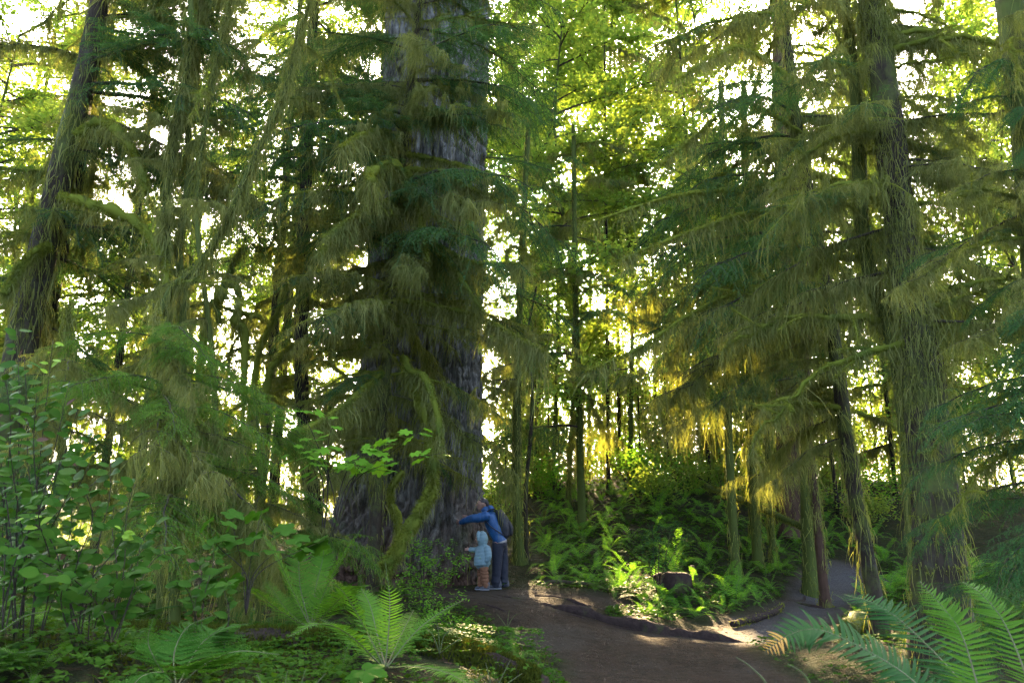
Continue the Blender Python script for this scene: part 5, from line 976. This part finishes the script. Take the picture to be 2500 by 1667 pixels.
def adult():
    b0 = PX(1216, 1427, 14.95); b0[2] = Hs(b0[0], b0[1]) + .005; s = 1.06
    o = thing("person", b0, "adult in blue jacket and dark trousers reaching an arm across the giant trunk", "person"); o.scale = (s, s, s)
    sh, hipz = np.array((-.145, 0, 1.235)), .74
    LA = [(-.19, -.20, 1.215), (-.33, -.19, 1.17), (-.45, -.10, 1.165), (-.58, .05, 1.125), (-.665, .16, 1.105)]; RA = [(-.18, .19, 1.22), (-.30, .30, 1.17), (-.42, .36, 1.18), (-.53, .40, 1.19)]
    g = Geo()   # body: one continuous figure
    lofted(g, [(.025, 0, .72), (-.02, 0, .86), (-.10, 0, 1.06), (-.15, 0, 1.22)], [.14, .13, .15, .16], [.10, .095, .105, .09]); lofted(g, [(-.16, 0, 1.25), (-.215, 0, 1.32), (-.255, 0, 1.37)], [.055, .05, .055])
    lofted(g, [(-.262, 0, 1.36), (-.285, 0, 1.42), (-.283, 0, 1.462)], [.064, .072, .06], [.075, .090, .075]); lofted(g, [(-.30, 0, 1.345), (-.335, 0, 1.325)], [.045, .030], [.045, .028])
    lofted(g, [(-.372, 0, 1.405), (-.392, 0, 1.382)], [.011, .014], [.012, .014]); lofted(g, [(-.355, 0, 1.352), (-.362, 0, 1.345)], [.022, .018], [.008, .008]); [lofted(g, [(-.262, sg * .075, 1.42), (-.258, sg * .08, 1.385)], [.010, .009], [.022, .014]) for sg in (-1, 1)]
    for A, pn in ((LA, (-.2, 1, 0)), (RA, (-.8, -.2, 0))):
        lofted(g, A, [.048, .042, .040, .032, .026] if len(A) == 5 else [.048, .042, .036, .026]); hand(g, A[-1], np.subtract(A[-1], A[-2]), 1, pn)
    for sd_, P in ((-1, [(.0, -.085, .76), (-.02, -.09, .43), (-.035, -.09, .07)]), (1, [(.05, .085, .76), (.085, .09, .41), (.09, .09, .07)])): lofted(g, P, [.085, .052, .036], [.09, .06, .038])
    link("body", fused(g, "adult_body", SKIN, .010, 3), o)
    g = Geo(); lofted(g, [(-.255, 0, 1.43), (-.268, 0, 1.468), (-.272, 0, 1.484)], [.075, .074, .05], [.080, .084, .055]); lofted(g, [(-.215, 0, 1.46), (-.195, 0, 1.41), (-.205, 0, 1.375)], [.07, .068, .05], [.035, .035, .028]); lofted(g, [(-.315, 0, 1.482), (-.338, 0, 1.468)], [.05, .045], [.016, .010]); link("hair", fused(g, "adult_hair", HAIR, .008, 3, lambda co: .004 * fbm(co * np.array((30, 60, 30)), 2, 5)), o)
    for sg in (-1, 1):
        g = Geo(); lofted(g, [(-.366, sg * .032, 1.418), (-.363, sg * .032, 1.413)], [.010, .009], [.006, .006]); link("eye", g.mesh("eye", EYE), o)
    g = Geo()   # jacket
    lofted(g, [(.035, 0, .775), (.0, 0, .86), (-.06, 0, .99), (-.11, 0, 1.11), (-.15, 0, 1.22), (-.165, 0, 1.255)], [.185, .178, .18, .19, .185, .12], [.125, .122, .128, .132, .115, .08])
    for A in (LA, RA): lofted(g, A[:-1] + [np.add(np.multiply(A[-1], .85), np.multiply(A[-2], .15))], [.082, .075, .068, .056, .045] if len(A) == 5 else [.082, .072, .06, .045])
    lofted(g, [(-.19, 0, 1.275), (-.225, 0, 1.325), (-.235, 0, 1.35)], [.095, .088, .075], [.085, .082, .07])
    fold_ = lambda co: .013 * fbm(co * np.array((9, 9, 15)), 3, 3) + .003 * np.sin(co[:, 0] * 75 + 9 * fbm(co * 6, 2, 8)) * (co[:, 2] > 1.05) * (co[:, 0] < -.22)
    link("jacket", fused(g, "blue_jacket", BLUE, .011, 4, fold_), o)
    g = Geo(); lofted(g, [(-.135, 0, 1.30), (-.14, 0, 1.335), (-.165, 0, 1.36)], [.105, .115, .09], [.055, .06, .045]); link("jacket_hood", fused(g, "hood_down", BLUE, .010, 4, wr((14, 14, 20), .014, 4)), o)
    g = Geo(); lofted(g, [(.036, 0, .762), (.032, 0, .785)], [.178, .18], [.118, .12]); link("shirt_hem", fused(g, "shirt_hem", SHIRT, .010, 2, wr((20, 20, 10), .008, 6)), o)
    g = Geo(); lofted(g, [(.03, 0, .80), (.03, 0, .72), (.03, 0, .68)], [.165, .17, .15], [.115, .12, .10])
    for P in ([(.0, -.085, .74), (-.01, -.09, .58), (-.02, -.092, .42), (-.03, -.09, .22), (-.035, -.09, .055)], [(.05, .085, .74), (.07, .088, .58), (.085, .09, .41), (.09, .09, .22), (.09, .09, .055)]): lofted(g, P, [.095, .088, .078, .072, .070], [.105, .098, .085, .078, .075])
    link("trousers", fused(g, "dark_trousers", GREY, .011, 4, lambda co: .014 * fbm(co * np.array((10, 10, 9)), 3, 9) + .007 * np.sin(co[:, 2] * 60 + 7 * fbm(co * 7, 2, 2)) * np.clip((.35 - co[:, 2]) * 4, 0, 1)), o)
    shoe(o, -.05, -.09, .15, .25); shoe(o, .075, .09, .1, .25)
    bp = thing("backpack", b0 + np.array((.1, 0, .85)) * s, "black backpack worn by the adult in the blue jacket", "backpack"); bp.scale = (s, s, s); g = Geo(); of = np.array((.1, 0, .85))
    lofted(g, [np.array((.125, 0, .87)) - of, np.array((.11, 0, 1.0)) - of, np.array((.06, 0, 1.15)) - of, np.array((.015, 0, 1.27)) - of], [.14, .155, .15, .11], [.085, .115, .11, .07])
    pk = link("pack_body", fused(g, "pack_body", PACK, .011, 3, wr((12, 12, 12), .016, 12)), bp); g = Geo(); lofted(g, [np.array((.215, 0, .90)) - of, np.array((.215, 0, 1.0)) - of, np.array((.18, 0, 1.10)) - of], [.10, .11, .09], [.04, .05, .035]); link("front_pocket", fused(g, "front_pocket", PACK, .010, 3, wr((16, 16, 16), .010, 13)), bp)
    for sg in (-1, 1):
        g = Geo(); path = curve_pts([np.array(q) - of for q in ((.03, sg * .10, 1.25), (-.08, sg * .12, 1.325), (-.20, sg * .14, 1.27), (-.225, sg * .16, 1.15), (-.13, sg * .195, 1.03), (.03, sg * .185, .93), (.10, sg * .13, .88))], 22); lofted(g, path, [.022, .024, .022, .012], [.010, .010, .010, .008], (0, 1, 0), 8); link("shoulder_strap", g.mesh("shoulder_strap", PACK), bp)
    g = Geo(); lofted(g, [np.array(q) - of for q in ((.03, -.04, 1.30), (.035, 0, 1.33), (.03, .04, 1.30))], [.01, .01, .01]); link("grab_loop", g.mesh("grab_loop", PACK), bp)

def child():
    b0 = PX(1184, 1430, 14.62); b0[2] = Hs(b0[0], b0[1]) + .005; s = 1.02
    o = thing("person", b0, "small child in hooded teal puffer jacket and rust trousers touching the trunk", "person"); o.scale = (s, s, s)
    NA = [(.03, -.10, .715), (.062, -.125, .60), (.05, -.125, .52), (.02, -.12, .475)]; FA = [(-.07, .09, .715), (-.14, .10, .665), (-.22, .13, .672), (-.285, .16, .675)]
    g = Geo(); lofted(g, [(-.045, 0, .36), (-.045, 0, .55), (-.035, 0, .71)], [.09, .088, .09], [.08, .08, .065]); lofted(g, [(-.04, 0, .73), (-.06, 0, .80)], [.04, .042])
    lofted(g, [(-.075, 0, .815), (-.085, 0, .87), (-.08, 0, .92)], [.068, .078, .062], [.07, .085, .07]); lofted(g, [(-.12, 0, .815), (-.135, 0, .808)], [.045, .03], [.035, .025]); lofted(g, [(-.168, 0, .852), (-.176, 0, .838)], [.010, .011], [.009, .010]); lofted(g, [(-.158, 0, .815), (-.163, 0, .812)], [.014, .012], [.006, .006])
    for A, pn in ((NA, (1, 0, 0)), (FA, (0, 1, -.2))): lofted(g, A, [.03, .027, .025, .019]); hand(g, A[-1], np.subtract(A[-1], A[-2]), 1, pn, .68)
    for P in ([(-.075, .055, .40), (-.07, .055, .22), (-.075, .055, .05)], [(-.02, -.055, .40), (.0, -.055, .21), (.015, -.055, .05)]): lofted(g, P, [.052, .036, .026])
    link("body", fused(g, "child_body", SKIN, .0085, 3), o)
    for sg in (-1, 1):
        g = Geo(); lofted(g, [(-.160, sg * .03, .872), (-.157, sg * .03, .866)], [.010, .009], [.006, .006]); link("eye", g.mesh("eye", EYE), o)
    g = Geo(); lofted(g, [(-.13, 0, .925), (-.155, 0, .905)], [.05, .045], [.016, .010]); link("hair", fused(g, "child_hair", HAIR, .007, 2), o)
    quilt = lambda co: .007 * (np.abs(np.sin((co[:, 2] - .02 * np.sin(co[:, 0] * 9)) * math.pi / .058)) ** .45 - .6) + .006 * fbm(co * 18, 2, 4)
    g = Geo(); lofted(g, [(-.05, 0, .425), (-.05, 0, .50), (-.045, 0, .60), (-.035, 0, .69), (-.035, 0, .735)], [.150, .152, .146, .136, .09], [.14, .142, .134, .120, .08]); lofted(g, NA[:-1] + [np.add(np.multiply(NA[-1], .8), np.multiply(NA[-2], .2))], [.06, .056, .05, .042]); lofted(g, FA[:-1] + [np.add(np.multiply(FA[-1], .8), np.multiply(FA[-2], .2))], [.06, .055, .048, .042])
    lofted(g, [(-.045, 0, .74), (-.055, 0, .79)], [.075, .07]); link("jacket", fused(g, "teal_puffer", TEAL, .009, 3, quilt), o)
    g = Geo()   # hood round the head, face showing at the front
    lofted(g, [(-.050, 0, .79), (-.050, 0, .87), (-.048, 0, .945)], [.098, .108, .075], [.085, .102, .070])
    lofted(g, [(-.125, -.085, .83), (-.128, -.088, .89), (-.122, -.055, .952), (-.120, 0, .972), (-.122, .055, .952), (-.128, .088, .89), (-.125, .085, .83)], [.018, .022, .024, .024, .024, .022, .018])
    lofted(g, [(-.02, 0, .76), (-.03, 0, .74)], [.085, .085], [.07, .07])
    link("jacket_hood", fused(g, "teal_hood", TEAL, .009, 4, quilt), o)
    g = Geo(); lofted(g, [(-.045, 0, .43), (-.045, 0, .36)], [.105, .10], [.095, .09])
    for P in ([(-.075, .055, .38), (-.068, .055, .22), (-.075, .055, .06)], [(-.018, -.055, .38), (.002, -.055, .21), (.015, -.055, .06)]): lofted(g, P, [.072, .062, .054], [.076, .064, .056])
    link("trousers", fused(g, "rust_trousers", TAN, .009, 4, lambda co: .009 * fbm(co * 16, 3, 7) + .005 * np.sin(co[:, 2] * 90 + 6 * fbm(co * 9, 2, 3))), o)
    shoe(o, .005, -.055, .2, .15); shoe(o, -.085, .055, -.1, .15)
adult(); child()
